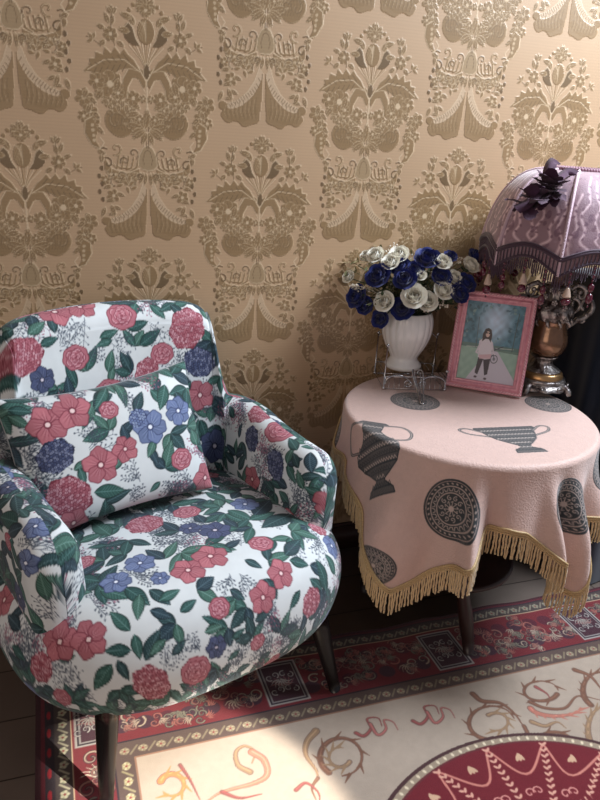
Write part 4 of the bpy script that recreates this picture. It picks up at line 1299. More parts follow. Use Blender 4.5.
def rose_mesh(r, seed, frilly=False):
    rs = np.random.RandomState(seed)
    m = MB()
    rings = [(3, .10, .62, .05), (4, .22, .72, .12), (5, .38, .74, .28), (6, .58, .66, .5), (7, .80, .48, .8)]
    for n, rad, hh, curl in rings:
        for k in range(n):
            a = 2 * pi * (k + .5 * rs.rand()) / n + rad * 7
            V, F = petal_arr(r * (.32 + .28 * rad) * (1.25), r * hh * 1.1, r * .30, r * curl * .42, 7)
            V = V + [0, -0.0, 0]
            if frilly: V = V + rs.randn(*V.shape) * r * .022
            V[:, 1] -= r * rad * .55 * (.3 + .7 * np.clip(V[:, 2] / (r * hh), 0, 1))
            V = V * [1, 1, 1]
            c, s_ = cos(a), sin(a)
            V = np.stack([V[:, 0] * c - V[:, 1] * s_, V[:, 0] * s_ + V[:, 1] * c, V[:, 2] - r * .25 - rad * r * .05], -1)
            m.add(V, F)
    for k in range(5):
        a = k * 1.256
        V, F = petal_arr(r * .12, r * .55, 0, r * .3)
        c, s_ = cos(a), sin(a)
        V[:, 1] -= V[:, 2] * .6
        V = np.stack([V[:, 0] * c - V[:, 1] * s_, V[:, 0] * s_ + V[:, 1] * c, V[:, 2] * .4 - r * .34], -1)
    return m


BC = np.array([VX + .016, VY, vz + .215])
spots = [  # colour, px, py, size px, words
 ('B', 401, 268, 9, 'royal blue rose near the middle of the bouquet, just above its centre'),
 ('B', 427, 260, 11, 'blue rose in the top row, between two cream roses'),
 ('B', 450, 257, 6, 'small dark blue rosebud at the top right of the bouquet'),
 ('B', 475, 258, 8, 'blue rose at the far right tip of the bouquet'),
 ('B', 379, 277, 11, 'large blue rose in the left half of the bouquet'),
 ('B', 405, 280, 10, 'blue rose in the heart of the bouquet above the biggest white rose'),
 ('B', 441, 278, 9, 'blue rose right of the bouquet centre, above a cream rose'),
 ('B', 465, 284, 9, 'blue rose low on the right side of the bouquet'),
 ('B', 458, 294, 9, 'blue rose hanging at the lower right beside the picture frame'),
 ('B', 358, 297, 10, 'blue rose at the far left edge of the bouquet'),
 ('B', 366, 306, 8, 'blue rose hanging lowest at the left edge of the bouquet'),
 ('B', 381, 319, 8, 'blue rose drooping over the left of the vase rim'),
 ('B', 403, 309, 10, 'blue rose resting on the front of the vase rim'),
 ('B', 414, 270, 8, 'blue rose tucked behind the bouquet centre'),
 ('W', 376, 256, 8, 'white rose at the upper left of the bouquet'),
 ('W', 366, 256, 6, 'small white rosebud left of the upper left white rose'),
 ('W', 399, 256, 9, 'greenish white rose in the top row of the bouquet'),
 ('W', 391, 263, 8, 'cream rose in the top row left of centre'),
 ('W', 349, 277, 6, 'small white rose sticking out at the far left'),
 ('W', 385, 302, 9, 'cream rose above the left side of the vase'),
 ('W', 414, 297, 11, 'largest white rose at the front centre of the bouquet'),
 ('W', 427, 302, 9, 'white rose just right of the largest one, above the vase rim'),
 ('W', 443, 291, 9, 'white rose at the right front of the bouquet'),
 ('W', 442, 263, 8, 'greenish cream rose at the upper right'),
 ('W', 454, 278, 7, 'pale cream rose between the two blue roses on the right'),
 ('W', 470, 266, 8, 'cream rose beside the blue rose at the far right tip'),
 ('W', 421, 276, 5, 'small pale rosebud just right of the bouquet centre'),
 ('W', 356, 289, 4, 'tiny white rosebud on the left side of the bouquet'),
]
cd0 = (BC - CAM) @ _f
protoR = {}
for kind_ in 'BW':
    for v in range(3):
        me_o = rose_mesh(1.0, 31 + v * 7 + (kind_ == 'B'), kind_ == 'B')
        protoR[kind_, v] = me_o
pm_cache = {}
for i, (kd, px, py, rp_, lab) in enumerate(spots):
    # depth of each bloom on the dome of the bouquet
    ex_, ey_ = (px - 412) / 68.0, (py - 285) / 42.0
    bulge = .085 * math.sqrt(max(0, 1 - min(1, ex_ * ex_ * .9 + ey_ * ey_ * .8))) - .02 + (i % 3) * .006
    dist = cd0 - bulge
    p = CAM + dist * (_f + _r * (px - 300) / F_PX - _u * (py - 400) / F_PX)
    r = rp_ * dist / F_PX * 1.62
    p[1] = min(p[1], -.03)
    outd = p - (BC - [0, 0, .09]); outd /= np.linalg.norm(outd)
    view = (CAM - p) / np.linalg.norm(CAM - p)
    nrm = outd * .75 + view * .55; nrm /= np.linalg.norm(nrm)
    rt = empty('blue_rose' if kd == 'B' else 'white_rose', tuple(p), 0, lab, 'flower', 'silk roses in the white vase')
    rt.rotation_euler = Vector(nrm).to_track_quat('Z', 'Y').to_euler()
    rt.scale = (r, r, r)
    key = (kd, i % 3)
    if key not in pm_cache:
        o = protoR[key].build('petals', M_blue if kd == 'B' else M_white, rt)
        pm_cache[key] = o
    else:
        o = pm_cache[key].copy(); COL.objects.link(o); o.parent = rt
    # stem down into the vase mouth (in the rose's own frame)
    Mi = (Matrix.Translation(Vector(p)) @ rt.rotation_euler.to_matrix().to_4x4() @ Matrix.Diagonal((r, r, r, 1))).inverted()
    a = 2 * pi * i / len(spots)
    foot = np.array([VX + .030 * cos(a), VY + .030 * sin(a), vz + .148])
    st_ = p - nrm * r * .25
    mid = (st_ + foot) / 2 + np.array([0, 0, .02]) - nrm * .01
    P = spline([foot, mid, st_], 12)
    Pl = np.array([Mi @ Vector(q) for q in P])
    m = MB(); m.tube(Pl, .0013 / r, 5)
    for k in range(2):
        V, Fq = petal_arr(.22, .8, 0, .2, 4)
        V = V @ np.array(Matrix.Rotation(2.2 * k + 1, 3, 'Z')).T @ np.array(Matrix.Rotation(.9, 3, 'X')).T + Pl[-3]
        m.add(V, Fq)
    m.build('stem', M_green, rt)

# leafy filler between the blooms: sprays nobody could count
def spray(name, mt, n, seed, leafy, label, cat, tips):
    rs = np.random.RandomState(seed)
    m = MB()
    for i in range(n):
        if tips is not None and i < len(tips):
            px, py = tips[i]
            p = CAM + (cd0 - rs.uniform(-.01, .06)) * (_f + _r * (px - 300) / F_PX - _u * (py - 400) / F_PX)
        else:
            a = rs.uniform(0, 2 * pi); el = rs.uniform(-.1, 1.3)
            rad = rs.uniform(.065, .105)
            p = BC - [0, 0, .035] + np.array([1.45 * rad * cos(a) * cos(el), .65 * rad * sin(a) * cos(el), .95 * rad * sin(el)])
        p[1] = min(p[1], -.012)
        foot = np.array([VX + rs.uniform(-.03, .03), VY + rs.uniform(-.03, .03), vz + .149])
        P = spline([foot, (foot + p) / 2 + [0, 0, .015], p], 12)
        m.tube(P, .0007, 4, caps=False)
        for k in range(4, 12):
            for s_ in range(2 if leafy else 3):
                d = rs.randn(3); d /= np.linalg.norm(d)
                q = P[k] + d * rs.uniform(.004, .012)
                if q[1] > -.008: q[1] = -.008
                if leafy:
                    V, Fq = petal_arr(.0046, .017, 0, .002, 4)
                    Rm = np.array(Vector(d).to_track_quat('Z', 'Y').to_matrix())
                    m.add(V @ Rm.T + q, Fq)
                else:
                    m.tube([P[k], q], .0004, 3, caps=False)
                    m.ball(q, rs.uniform(.0018, .0034), 5, 4)
    o = m.build(name, mt, None)
    tag(o, label, cat, kind='stuff')
    return o


spray('green_foliage', M_green, 70, 3, True, 'thin green leaves filling in among the blue and white roses', 'foliage', None)
spray('dried_filler', M_olive, 46, 5, True, 'dull olive sprigs among the roses, thickest at the upper left', 'foliage',
      [(352, 262), (358, 266), (347, 268), (362, 258), (388, 252), (380, 250), (412, 258), (433, 268), (395, 270), (392, 285), (387, 288), (398, 292), (370, 290), (460, 262), (448, 268), (466, 258), (432, 290), (438, 302)])
spray('baby_breath', M_petite, 20, 9, False, 'tiny cream blossom sprays sticking out between the roses', 'flowers',
      [(393, 247), (398, 250), (388, 249), (357, 288), (352, 284), (430, 285), (424, 270), (441, 303), (446, 305), (436, 298), (449, 262), (370, 262), (408, 255), (463, 258)])

# ------------------------------------------------------------------ picture frame
M_pinkf = mat('pink_painted_wood', (222, 150, 162), rough=.3, spec=.5, coat=.4, two=((200, 122, 138), 90, .45, .75))
M_glass = mat('photo_glass', (255, 255, 255), rough=.05)
fb_l = at(445, 386, 2, ZT)[:2]; fb_r = at(521, 398, 2, ZT)[:2]
fdir = fb_r - fb_l
FW = float(np.linalg.norm(fdir)); fang = math.atan2(fdir[1], fdir[0])
fang += 0.0
FH = FW * 1.30
fc = (fb_l + fb_r) / 2
frame = empty('photo_frame', (fc[0], fc[1], ZT + .003), 0, 'pink ornate picture frame leaning back, photo of a person with a bicycle in it', 'picture frame')
frame.matrix_world = Matrix.Translation((fc[0], fc[1], ZT + .003)) @ Matrix.Rotation(fang, 4, 'Z') @ Matrix.Rotation(radians(-13), 4, 'X')
BW = .0255
# moulding profile swept round the rectangle: (inward distance, height towards the viewer)
prof_f = [(0, 0), (0, .010), (.002, .014), (.005, .0155), (.008, .014), (.0095, .0105), (.011, .0105), (.0125, .013), (.015, .0145), (.018, .013), (.0195, .009), (.022, .0085), (.0235, .0095), (BW, .007), (BW, .002)]
cs = [(-FW / 2, 0), (FW / 2, 0), (FW / 2, FH), (-FW / 2, FH)]
V = []
inn = [(1, 1), (-1, 1), (-1, -1), (1, -1)]
for d_, h_ in prof_f:
    for (x, z), (ix, iz) in zip(cs, inn): V.append((x + ix * d_, -h_, z + iz * d_))
m = MB(); m.add(V, grid_faces(len(prof_f), 4, cv=True)[:, ::-1])
fb = m.build('moulding', M_pinkf, frame, smooth=False)
m = MB()
for (x0, z0_), (x1, z1) in zip(cs, cs[1:] + cs[:1]):
    L = math.hypot(x1 - x0, z1 - z0_); n = int(L / .0075)
    tx, tz = (x1 - x0) / L, (z1 - z0_) / L
    for k in range(1, n):
        s_ = k * L / n
        cx_, cz_ = x0 + tx * s_ - tz * .005, z0_ + tz * s_ + tx * .005
        m.tube([(cx_ - tx * .0030 + tz * .0022, -.0150, cz_ - tz * .0030 - tx * .0022), (cx_, -.0168, cz_), (cx_ + tx * .0030 - tz * .0022, -.0150, cz_ + tz * .0030 + tx * .0022)], [.0010, .0017, .0010], 6)
m.build('carved_edge', mat('pink_carving', (236, 184, 190), rough=.3, coat=.4), frame)
MB().box((-FW / 2 + .003, -.0015, .003), (FW / 2 - .003, .003, FH - .003)).build('back_board', mat('board', (70, 58, 52), rough=.9), frame, smooth=False)
m = MB()
m.tube([(0, .004, FH * .62), (0, .010 + FH * .30, .004 + .018)], .004, 8)
m.build('easel_leg', mat('board_leg', (64, 52, 48), rough=.8), frame)
pw, ph = FW - 2 * BW + .002, FH - 2 * BW + .002
pc = Canvas(-pw / 2, pw / 2, 0, ph, .0005, (96, 128, 132))
rs = np.random.RandomState(4)
X_, Y_ = np.meshgrid(np.linspace(0, 1, pc.w), np.linspace(0, 1, pc.h))
base = np.zeros((pc.h, pc.w, 3))
sky = np.array([190, 214, 240]); tree = np.array([58, 104, 122]); grass = np.array([128, 164, 146])
sk = np.clip(1 - (np.hypot((X_ - .52) / .34, (Y_ - .78) / .34)), 0, 1) ** .7
nzz = sum(np.sin(X_ * rs.uniform(10, 60) + rs.uniform(0, 6)) * np.sin(Y_ * rs.uniform(10, 60) + rs.uniform(0, 6)) for _ in range(14)) / 4
base = tree * (1 - sk[..., None]) + sky * sk[..., None] + nzz[..., None] * np.array([14, 20, 22])
gm = (Y_ < .42)[..., None]
base = np.where(gm, grass + nzz[..., None] * 8, base)
pc.a[..., :3] = base
Fx = lambda x, y: (-pw / 2 + x * pw, y * ph)
for _ in range(140):
    x, y = rs.uniform(0, 1), rs.uniform(.5, 1)
    if math.hypot((x - .52) / .25, (y - .75) / .2) < 1: continue
    pc.ell(*Fx(x, y), rs.uniform(.002, .006), rs.uniform(.0015, .004), rs.uniform(0, 3), [(58, 96, 112), (84, 128, 150), (36, 66, 78), (120, 150, 140)][rs.randint(4)], .6)
pc.poly([Fx(*q) for q in ((.16, 0), (1, 0), (1, .06), (.62, .42), (.5, .42))], (190, 184, 198))
pc.poly([Fx(*q) for q in ((.0, .42), (1, .39), (1, .47), (0, .47))], (70, 100, 88), .8)
pc.line([Fx(.1, .42), Fx(.9, .45)], .0015, (180, 190, 180))
pc.line([Fx(.26, .42), Fx(.24, .8)], .0015, (60, 70, 70)); pc.line([Fx(.88, .42), Fx(.9, .9)], .002, (52, 66, 66))
# bicycle leaning beside the standing person, then the person
pc.ell(*Fx(.60, .30), .0095, .0115, 0, (50, 52, 60), 1., None, .0018)
pc.ell(*Fx(.60, .30), .0035, .0045, 0, (110, 112, 118))
pc.line([Fx(.50, .38), Fx(.60, .42), Fx(.72, .47)], .0025, (44, 48, 58)); pc.line([Fx(.60, .30), Fx(.56, .44), Fx(.68, .42)], .0022, (70, 76, 88))
pc.line([Fx(.46, .30), Fx(.60, .36)], .0022, (60, 64, 74))
pc.poly([Fx(*q) for q in ((.33, .30), (.31, .10), (.36, .08), (.42, .28), (.48, .08), (.53, .10), (.54, .32))], (38, 32, 42))
pc.poly([Fx(*q) for q in ((.32, .30), (.30, .50), (.37, .555), (.48, .55), (.54, .50), (.54, .30), (.44, .28))], (216, 206, 214))
pc.line([Fx(.33, .48), Fx(.28, .36), Fx(.38, .33)], .0045, (206, 194, 204)); pc.line([Fx(.53, .49), Fx(.57, .38), Fx(.60, .36)], .004, (206, 194, 204))
pc.poly([Fx(*q) for q in ((.33, .33), (.55, .36), (.54, .30), (.35, .28))], (200, 150, 158), .8)
pc.poly([Fx(*q) for q in ((.35, .50), (.345, .60), (.38, .665), (.43, .68), (.48, .66), (.505, .60), (.50, .50), (.46, .54), (.40, .54))], (44, 34, 36)); pc.ell(*Fx(.425, .61), .0082, .0105, 0, (40, 32, 34)); pc.ell(*Fx(.43, .60), .0052, .0078, 0, (206, 170, 156))
pc.ell(*Fx(.41, .615), .0022, .0018, 0, (20, 20, 26)); pc.ell(*Fx(.455, .613), .0022, .0018, 0, (20, 20, 26)); pc.line([Fx(.39, .62), Fx(.475, .617)], .0008, (20, 20, 26))
pc.ell(*Fx(.33, .05), .004, .003, 0, (60, 50, 56)); pc.ell(*Fx(.50, .04), .004, .003, 0, (60, 50, 56))
nx_, nz_ = 170, 230
ux = np.linspace(-pw / 2, pw / 2, nx_); uz = np.linspace(0, ph, nz_)
UX, UZ = np.meshgrid(ux, uz, indexing='ij')
pc.a[..., :3] = 255 * np.clip(pc.a[..., :3] / 255, 0, 1) ** .78
colp = pc.sample(UX.ravel(), UZ.ravel())
mesh_arr('photo_print', np.stack([UX, np.full_like(UX, -.0030), UZ + BW - .001], -1).reshape(-1, 3), grid_faces(nx_, nz_), mat('photo_paper', attr=True, rough=.3, spec=.4), frame, colp)

# ------------------------------------------------------------------ table lamp
LS = np.diag([1.14, 1.14, 1.13, 1.0])
LX, LY = 1.008, -.215
M_pew = mat('antique_pewter', (172, 164, 160), rough=.35, metal=.85, two=((86, 74, 72), 55, .45, .62), bump=(160, .6, .003))
M_cop = mat('bronze_glaze', (150, 112, 84), rough=.22, metal=.6, coat=.5, two=((104, 74, 58), 25, .4, .7))
M_gold = mat('old_gold', (190, 150, 104), rough=.3, metal=.8)
lamp = empty('table_lamp', (LX, LY, ZT), 0, 'ornate pewter and bronze table lamp with a mauve fringed Victorian shade', 'lamp')
m = MB()
m.lathe(spline([(0, .012), (.060, .012), (.064, .016), (.060, .022), (.054, .026), (.056, .031), (.050, .036), (0, .036)], 40), 64, rmod=lambda a, z: 1 + .03 * np.sin(a * 12))
for k in range(4):
    a = k * pi / 2 + .5
    P = spline([(.036 * cos(a), .036 * sin(a), .022), (.060 * cos(a), .060 * sin(a), .020), (.073 * cos(a), .073 * sin(a), .010), (.070 * cos(a), .070 * sin(a), .006)], 12)
    m.tube(P, [.008, .009, .009, .009, .009, .009, .009, .008, .008, .007, .006, .0055], 10)
    for s_ in (-1, 1):
        Q_ = spiral(0, 0, .010, 0, 1.2, 16, flip=s_)
        ca_, sa_ = cos(a + .35 * s_), sin(a + .35 * s_)
        m.tube(np.stack([.062 * ca_ - Q_[:, 0] * sa_, .062 * sa_ + Q_[:, 0] * ca_, .016 + Q_[:, 1] * .8 + .003], -1), .003, 6)
m.build('foot', M_pew, lamp, M=LS)
MB().lathe(spline([(0, .036), (.046, .036), (.049, .041), (.047, .047), (.040, .051), (0, .051)], 30), 48).build('band', M_gold, lamp, M=LS)
m = MB()
m.lathe(spline([(0, .050), (.038, .051), (.033, .057), (.023, .064), (.019, .072), (.021, .079), (.028, .084), (.026, .088), (0, .088)], 60), 64, rmod=lambda a, z: 1 + .07 * np.abs(np.sin(a * 8)))
for z_, r_, n_ in ((.052, .038, 26), (.085, .027, 20)):
    for k in range(n_): m.ball((r_ * cos(2 * pi * k / n_), r_ * sin(2 * pi * k / n_), z_), .0032, 6, 5)
m.build('pedestal', M_pew, lamp, M=LS)
MB().lathe(spline([(0, .088), (.024, .089), (.036, .097), (.043, .112), (.044, .128), (.040, .146), (.036, .162), (.036, .180), (0, .184)], 60), 64).build('body', M_cop, lamp, M=LS)
m = MB()
m.lathe(spline([(0, .172), (.036, .172), (.041, .180), (.045, .190), (.044, .200), (.036, .212), (.026, .220), (.022, .232), (.026, .244), (.030, .250), (.022, .256), (0, .256)], 60), 64, rmod=lambda a, z: 1 + .05 * np.sin(a * 10 + z * 90))
rs = np.random.RandomState(2)
for k in range(34):       # cast blossoms, leaves and drapery on the shoulder
    a = 2.4 * k; z_ = .178 + .072 * (k / 34)
    r_ = .041 + .004 * sin(k)
    c_ = (r_ * cos(a), r_ * sin(a), z_)
    for q in range(5):
        b = q * 1.257
        t_ = np.array([-sin(a), cos(a), 0]); 
        m.ball(np.array(c_) + t_ * .0045 * cos(b) + np.array([0, 0, .0045 * sin(b)]), .0033, 6, 5)
    m.ball(c_, .0028, 6, 5)
for k in range(10):
    a = k * .628
    P = spline([(.036 * cos(a), .036 * sin(a), .180), (.046 * cos(a + .1), .046 * sin(a + .1), .170), (.040 * cos(a + .2), .040 * sin(a + .2), .160)], 8)
    m.tube(P, [.004, .0045, .0045, .004, .0035, .003, .002, .001], 7)
m.build('shoulder', M_pew, lamp, M=LS)
vd = math.atan2(_r0[1], _r0[0])
for s_ in (0, 1):
    a = vd + pi * s_
    m = MB()
    E_ = np.array([cos(a), sin(a)])
    pr = lambda L: [(q[0] * E_[0], q[0] * E_[1], q[1]) for q in L]
    m.tube(spline(pr([(.034, .140), (.040, .158), (.056, .172), (.078, .186), (.088, .204), (.080, .222), (.064, .222), (.060, .208), (.068, .200)]), 40), np.interp(np.linspace(0, 1, 40), [0, .2, .5, 1], [.003, .006, .0065, .004]), 10)
    m.tube(spline(pr([(.030, .245), (.046, .255), (.062, .248), (.066, .232), (.056, .226), (.050, .235)]), 30), np.interp(np.linspace(0, 1, 30), [0, .4, 1], [.005, .0055, .003]), 10)
    m.tube(spline(pr([(.040, .190), (.052, .196), (.058, .210), (.050, .222), (.038, .226)]), 24), .0042, 8)
    m.tube(spline(pr([(.060, .178), (.066, .170), (.074, .172), (.074, .180)]), 14), .003, 8)
    for q in ((.088, .206), (.066, .246), (.052, .240), (.076, .188), (.058, .176), (.046, .256)):
        m.ball((q[0] * E_[0], q[0] * E_[1], q[1]), .0062, 8, 6)
    m.build('handle', M_pew, lamp, M=LS)
MB().lathe(spline([(0, .284), (.020, .284), (.017, .290), (.014, .296), (.013, .300), (.016, .304), (.016, .340), (0, .342)], 40), 32).build('neck', M_cop, lamp)
m = MB(); m.tube([(0, 0, .34), (0, 0, .520)], .003, 8); m.ball((0, 0, .352), .020, 16, 12, (1, 1, 1.3))
m.build('stem_and_bulb', M_gold, lamp)

# shade: six bulging panels between raised ribs, scalloped below
NP = 8
SH_TOP, SH_BOT, SR_ = .568, .340, .207
A0 = math.atan2(CAM[1] - LY, CAM[0] - LX) - radians(1)
na, nz2 = 720, 170
aa = np.arange(na) * 2 * pi / na
ph_ = ((aa - A0) * NP / (2 * pi)) % 1.0                  # 0..1 across a panel
bow_ = np.sin(ph_ * pi)
v = np.linspace(0, 1, nz2)
prf = spline([(.30, 1.0), (.50, .975), (.66, .90), (.80, .76), (.90, .58), (.965, .38), (1.0, .18), (1.0, .0)], nz2)
kr = prf[:, 0][:, None]; kz = prf[:, 1][:, None]
flat = 1 - .045 * bow_ ** 1.0 * np.clip((1 - kz) * 1.3, .3, 1)
Rm = SR_ * kr * flat * (1 + .012 * np.sin(bow_ * pi))
scal = .036 * bow_
Z = SH_BOT + (SH_TOP - SH_BOT) * kz + scal[None, :] * np.clip(1 - kz * 2.2, 0, 1)
V = np.stack([Rm * np.cos(aa), Rm * np.sin(aa), Z], -1)
cs_ = Canvas(0, 2 * pi * SR_, 0, .34, .001, (150, 118, 128))
random.seed(12)
for _ in range(900):
    x, y = random.uniform(0, 2 * pi * SR_), random.uniform(0, .34)
    cs_.ell(x, y, random.uniform(.002, .007), random.uniform(.002, .005), random.uniform(0, 3), [(122, 84, 98), (168, 136, 144), (104, 68, 86), (184, 154, 160)][random.randint(0, 3)], .6)
for k in range(NP):
    pwid = 2 * pi * SR_ / NP
    u0_ = ((A0 % (2 * pi)) * SR_ + k * pwid) % (2 * pi * SR_)
    for off in (-2 * pi * SR_, 0):
        for sd in (-1, 1):
            mxx = u0_ + pwid / 2 + off
            T = lambda L: [(mxx + sd * a_, b_) for a_, b_ in L]
            for L in ([(.0, .055), (.012, .075), (.004, .10), (.018, .13), (.006, .16), (.016, .19), (.012, .23)],
                      [(.028, .05), (.048, .075), (.040, .105), (.054, .14), (.036, .17), (.040, .21), (.028, .25)],
                      [(.068, .04), (.074, .08), (.060, .11), (.070, .15), (.058, .19)]):
                cs_.line(spline(T(L), 40), .0085, (196, 160, 168)); cs_.line(spline(T(L), 40), .0030, (228, 200, 205))
                P_ = spline(T(L), 12)
                for q_ in P_[2:-2]: cs_.ell(q_[0] + random.uniform(-.006, .006), q_[1], .005, .003, random.uniform(0, 3), (112, 76, 92), .7)
        for q in range(5):
            cs_.ell(u0_ + pwid / 2 + off + (q - 2) * .03, .095 + .04 * (q % 2), .007, .010, 0, (108, 72, 90), .6)
su = np.broadcast_to((aa * SR_)[None, :], Z.shape)
arc_v = np.concatenate([[0], np.cumsum(np.linalg.norm(np.diff(prf * [SR_, SH_TOP - SH_BOT], axis=0), axis=1))])
sv = np.broadcast_to((arc_v[-1] - arc_v)[:, None], Z.shape)
csc = cs_.sample(su.ravel(), sv.ravel())
Vin = np.stack([(Rm - .0025) * np.cos(aa), (Rm - .0025) * np.sin(aa), Z], -1)
M_shade = mat('mauve_brocade', attr=True, rough=.55, sheen=.5, bump=(300, .5, .0015))
shade = mesh_arr('shade', V.reshape(-1, 3), grid_faces(nz2, na, cv=True)[:, ::-1], M_shade, lamp, csc)
mesh_arr('lining', Vin.reshape(-1, 3), grid_faces(nz2, na, cv=True), mat('shade_lining', (120, 86, 84), rough=.8), shade)
M_rib = mat('pale_pink_gimp', (206, 176, 186), rough=.6, sheen=.4, bump=(500, .8, .002))
for k in range(NP):
    a = A0 + k * 2 * pi / NP
    j = int(round((a % (2 * pi)) / (2 * pi) * na)) % na
    P = V[::6, j] * [1.006, 1.006, 1]
    P = np.concatenate([P, V[-1:, j] * [1.006, 1.006, 1]])
    m = MB(); m.tube(P, .0042, 8)
    for q in range(0, len(V), 4): m.ball(V[q, j] * [1.018, 1.018, 1], .0028, 5, 4)
    m.build('rib_trim', M_rib, shade)
M_plum = mat('dark_plum_trim', (58, 30, 50), rough=.6, sheen=.4)
m = MB()
bot = V[-1]; b2 = V[-18]
m.tube(bot[::4] * [1.008, 1.008, 1], .0035, 6, closed=True)
m.tube(b2[::4] * [1.012, 1.012, 1] + [0, 0, .004], .0045, 6, closed=True)
m.tube(b2[::4] * [1.012, 1.012, 1] + [0, 0, .009], .003, 6, closed=True)
for k in range(0, na, 5):
    m.tube([b2[k] * [1.014, 1.014, 1], bot[k] * [1.014, 1.014, 1] - [0, 0, .001]], .0019, 5)
m.build('looped_braid', M_plum, shade)
m = MB()
for k in range(0, na, 3):
    p = bot[k] * [1.004, 1.004, 1]
    L = .034 + .008 * sin(k * 1.7)
    m.tube([p, p - [0, 0, L * .6], p - [0, 0, L] + [.001 * sin(k), .001 * cos(k), 0]], [.0018, .0026, .0016], 4)
fsh = m.build('short_fringe', M_plum, shade)
fsh['kind'] = 'stuff'
mt = MB(); topc = V[0]
mt.tube(topc[::6], .005, 8, closed=True)
for k in range(0, na, 12):
    mt.ball(topc[k] * [1.02, 1.02, 1] + [0, 0, .002], .0052, 7, 5)
mt.build('top_gimp', mat('mauve_gimp', (150, 108, 122), rough=.7, sheen=.4), shade)
MB().lathe([(0, SH_TOP - .006), (SR_ * .30, SH_TOP - .006), (SR_ * .30, SH_TOP - .002), (0, SH_TOP + .004)], 48).build('top_cap', mat('cap_velvet', (110, 72, 88), rough=.8, sheen=.4), shade)
M_bead = mat('plum_glass_bead', (92, 22, 44), rough=.08, spec=.6, coat=.6)
M_cry = mat('amber_crystal', (206, 178, 158), rough=.06, spec=.7, coat=.8)
nd = 24
protos = []
for k in range(nd):
    j = int(((A0 + (k + .5 if k % 3 != 9 else k) * 2 * pi / nd) % (2 * pi)) / (2 * pi) * na) % na
    p = bot[j] - [0, 0, .004]
    if p[0] > .105 and p[1] > -.17: continue       # the cabinet stands there
    kind_ = k % 2
    if len(protos) < 2:
        m = MB(); m.tube([(0, 0, 0), (0, 0, -.026)], .0007, 4)
        for q in range(4): m.ball((0, 0, -.004 - q * .0065), .0025 if q % 2 else .0034, 7, 5)
        dr = m.build('bead_drop', M_bead, shade)
        m = MB()
        if kind_ == 0: m.lathe(spline([(0, -.026), (.003, -.027), (.0075, -.040), (.0075, -.043), (0, -.044)], 14), 10)
        else: m.lathe(spline([(0, -.026), (.005, -.030), (.0045, -.038), (0, -.042)], 14), 10)
        m.build('crystal', M_cry if kind_ == 0 else M_bead, dr, smooth=False)
        m = MB()
        if kind_ == 0: m.ball((0, 0, -.051), .0085, 10, 8, (1, 1, .8))
        else: m.ball((0, 0, -.050), .0065, 9, 7, (1, 1, 1.35))
        m.ball((0, 0, -.062), .002, 6, 4)
        m.build('pendant', M_bead, dr)
        protos.append(dr)
    else:
        src = protos[kind_]
        dr = src.copy(); COL.objects.link(dr); dr.parent = shade
        for ch in list(src.children):
            cc2 = ch.copy(); COL.objects.link(cc2); cc2.parent = dr
    dr.location = tuple(p)
    dr.scale = (1.3, 1.3, 1.35 + .25 * sin(k * 2.3))
# velvet bow and feathery flower on the front of the shade
M_velv = mat('aubergine_velvet', (60, 26, 50), rough=.85, sheen=.12, two=((78, 42, 70), 30, .5, .8))
m = MB()
rs = np.random.RandomState(8)
bd = at(548, 187, 1, LY - .11) - [LX, LY, ZT]
BOWL = at(524, 203, 1, LY - .150) - [LX, LY, ZT]
bdir = np.array([bd[0], bd[1], .06]); bdir /= np.linalg.norm(bdir)
side = np.cross(bdir, [0, 0, 1]); side /= np.linalg.norm(side); upv = np.cross(side, bdir)
for k in range(44):
    a = k * 2.399; rr_ = .008 + .022 * ((k % 26) / 26); sl_ = 0 if k < 26 else 1
    V2, F2 = petal_arr(.020, .042, .008, .012, 6)
    V2 = V2 + rs.randn(*V2.shape) * .0012
    dirv = bdir * (1.2 - .9 * (k % 26) / 26) + (side * cos(a) + upv * sin(a)) * (.3 + .9 * (k % 26) / 26)
    Rm_ = np.array(Vector(dirv).to_track_quat('Z', 'Y').to_matrix())
    m.add(V2 @ Rm_.T + bd - bdir * .012 + sl_ * (BOWL - bd) * ((k - 26) / 17) + (side * cos(a) + upv * sin(a)) * rr_ * .3, F2)


def ribbon(pts, w):
    P = spline(pts, 24)
    T_ = np.gradient(P, axis=0); T_ /= np.linalg.norm(T_, axis=1)[:, None]
    N_ = np.cross(T_, bdir); N_ /= np.linalg.norm(N_, axis=1)[:, None]
    tt_ = np.linspace(-1, 1, 7)
    G_ = P[:, None, :] + N_[:, None, :] * (tt_[None, :, None] * w) + bdir * (.005 * np.cos(tt_ * 3)[None, :, None])
    m.add(G_.reshape(-1, 3), grid_faces(24, 7))


wv = lambda px, py, d_: at(px, py, 1, LY - d_) - [LX, LY, ZT]
ribbon([bd, wv(536, 194, .135), wv(527, 203, .150), wv(516, 209, .150)], .012)
ribbon([bd, wv(548, 172, .085), wv(551, 163, .07), wv(556, 160, .065)], .014)
ribbon([bd, wv(560, 176, .085), wv(568, 172, .075), wv(576, 176, .08)], .012)
ribbon([bd, wv(534, 188, .13), wv(530, 196, .14)], .010)
m.build('velvet_bow', M_velv, shade)

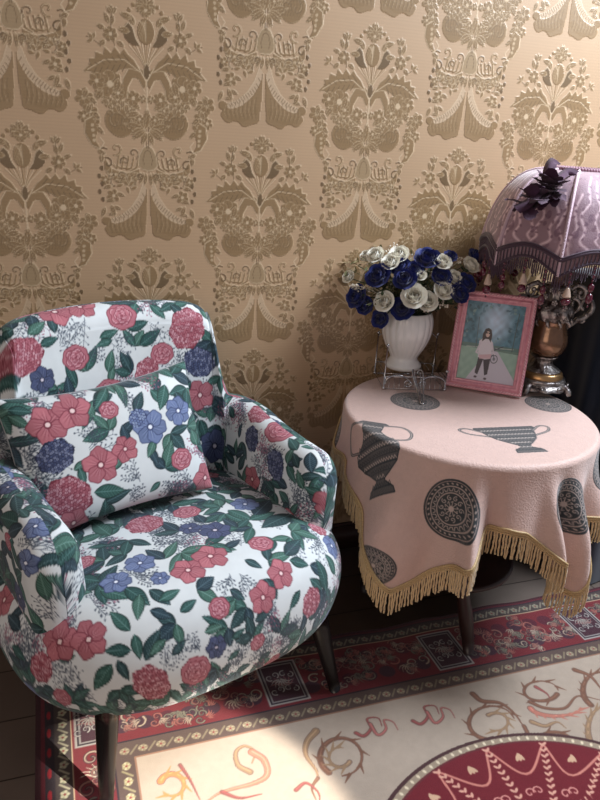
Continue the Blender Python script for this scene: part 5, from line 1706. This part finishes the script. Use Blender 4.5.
# ------------------------------------------------------------------ navy covered cabinet
M_navy = mat('navy_cloth', (12, 28, 48), rough=.45, sheen=.3, noise_col=.15, noise_scale=12)
cx0, cx1, cy0, cy1, chh = 1.150, 1.80, -.375, -.025, .860
cabn = empty('covered_cabinet', ((cx0 + cx1) / 2, (cy0 + cy1) / 2, 0), 0, 'dark navy cloth-covered cabinet standing against the wall behind the lamp', 'cabinet')
hx, hy = (cx1 - cx0) / 2, (cy1 - cy0) / 2
MB().box((-hx + .02, -hy + .02, .0008), (hx - .02, hy - .02, chh - .006)).build('body', mat('cabinet_dark_wood', (24, 20, 24), rough=.5), cabn, smooth=False)
nper = 480
per = []
ex = .05
tt = np.arange(nper) / nper * 2 * pi
rad_ = superel(tt, hx - .012, hy - .012, 12)
bx_, by_ = rad_ * np.cos(tt), rad_ * np.sin(tt)
nv_ = 60
rows = []
rows.append(np.stack([bx_ * 0, by_ * 0, np.full(nper, chh)], -1))
rows.append(np.stack([bx_ * .5, by_ * .5, np.full(nper, chh)], -1))
rows.append(np.stack([bx_ * .985, by_ * .985, np.full(nper, chh)], -1))
arcp = np.concatenate([[0], np.cumsum(np.hypot(np.diff(bx_), np.diff(by_)))])
for i in range(nv_):
    t = i / (nv_ - 1)
    z = (chh - .006) * (1 - t) + .004 * t
    f = .010 * t ** .7 * (np.sin(arcp * 42) + .5 * np.sin(arcp * 87 + 1))
    k_ = 1 + f / np.maximum(np.hypot(bx_, by_), .1)
    rows.append(np.stack([bx_ * k_, by_ * k_, np.full(nper, z)], -1))
mesh_arr('cloth_cover', np.stack(rows).reshape(-1, 3), grid_faces(len(rows), nper, cv=True), M_navy, cabn)

# ------------------------------------------------------------------ light
SC.view_settings.view_transform = 'Standard'
SC.view_settings.look = 'None'
SC.view_settings.gamma = 1.0
SC.view_settings.exposure = 0.45
w = bpy.data.worlds.new('room_ambience'); SC.world = w; w.use_nodes = True
bg = w.node_tree.nodes['Background']
bg.inputs[0].default_value = (.92, .90, 1.0, 1); bg.inputs[1].default_value = .17


def area(name, loc, target, sx, sy, power, color):
    l = bpy.data.lights.new(name, 'AREA'); l.shape = 'RECTANGLE'; l.size = sx; l.size_y = sy
    l.energy = power; l.color = color
    o = bpy.data.objects.new(name, l); COL.objects.link(o)
    o.location = loc
    o.rotation_euler = (Vector(target) - Vector(loc)).to_track_quat('-Z', 'Y').to_euler()
    return o


area('window_daylight', (1.95, -.70, 2.35), (.75, -.25, .70), .9, .9, 80, (.80, .89, 1.0))
area('room_bounce', (-1.5, -2.2, 1.2), (.0, -.3, .45), 1.4, 1.2, 7.5, (1.0, .80, .62))
sp = bpy.data.lights.new('sun_through_gap', 'SPOT')
sp.energy = 1350; sp.spot_size = radians(7.6); sp.spot_blend = .35; sp.color = (1.0, .96, .86); sp.shadow_soft_size = .02
so_ = bpy.data.objects.new('sun_through_gap', sp); COL.objects.link(so_)
so_.location = (1.6, -2.9, 2.2)
tg = at(212, 806, 2, .008)
so_.rotation_euler = (Vector(tg) - so_.location).to_track_quat('-Z', 'Y').to_euler()
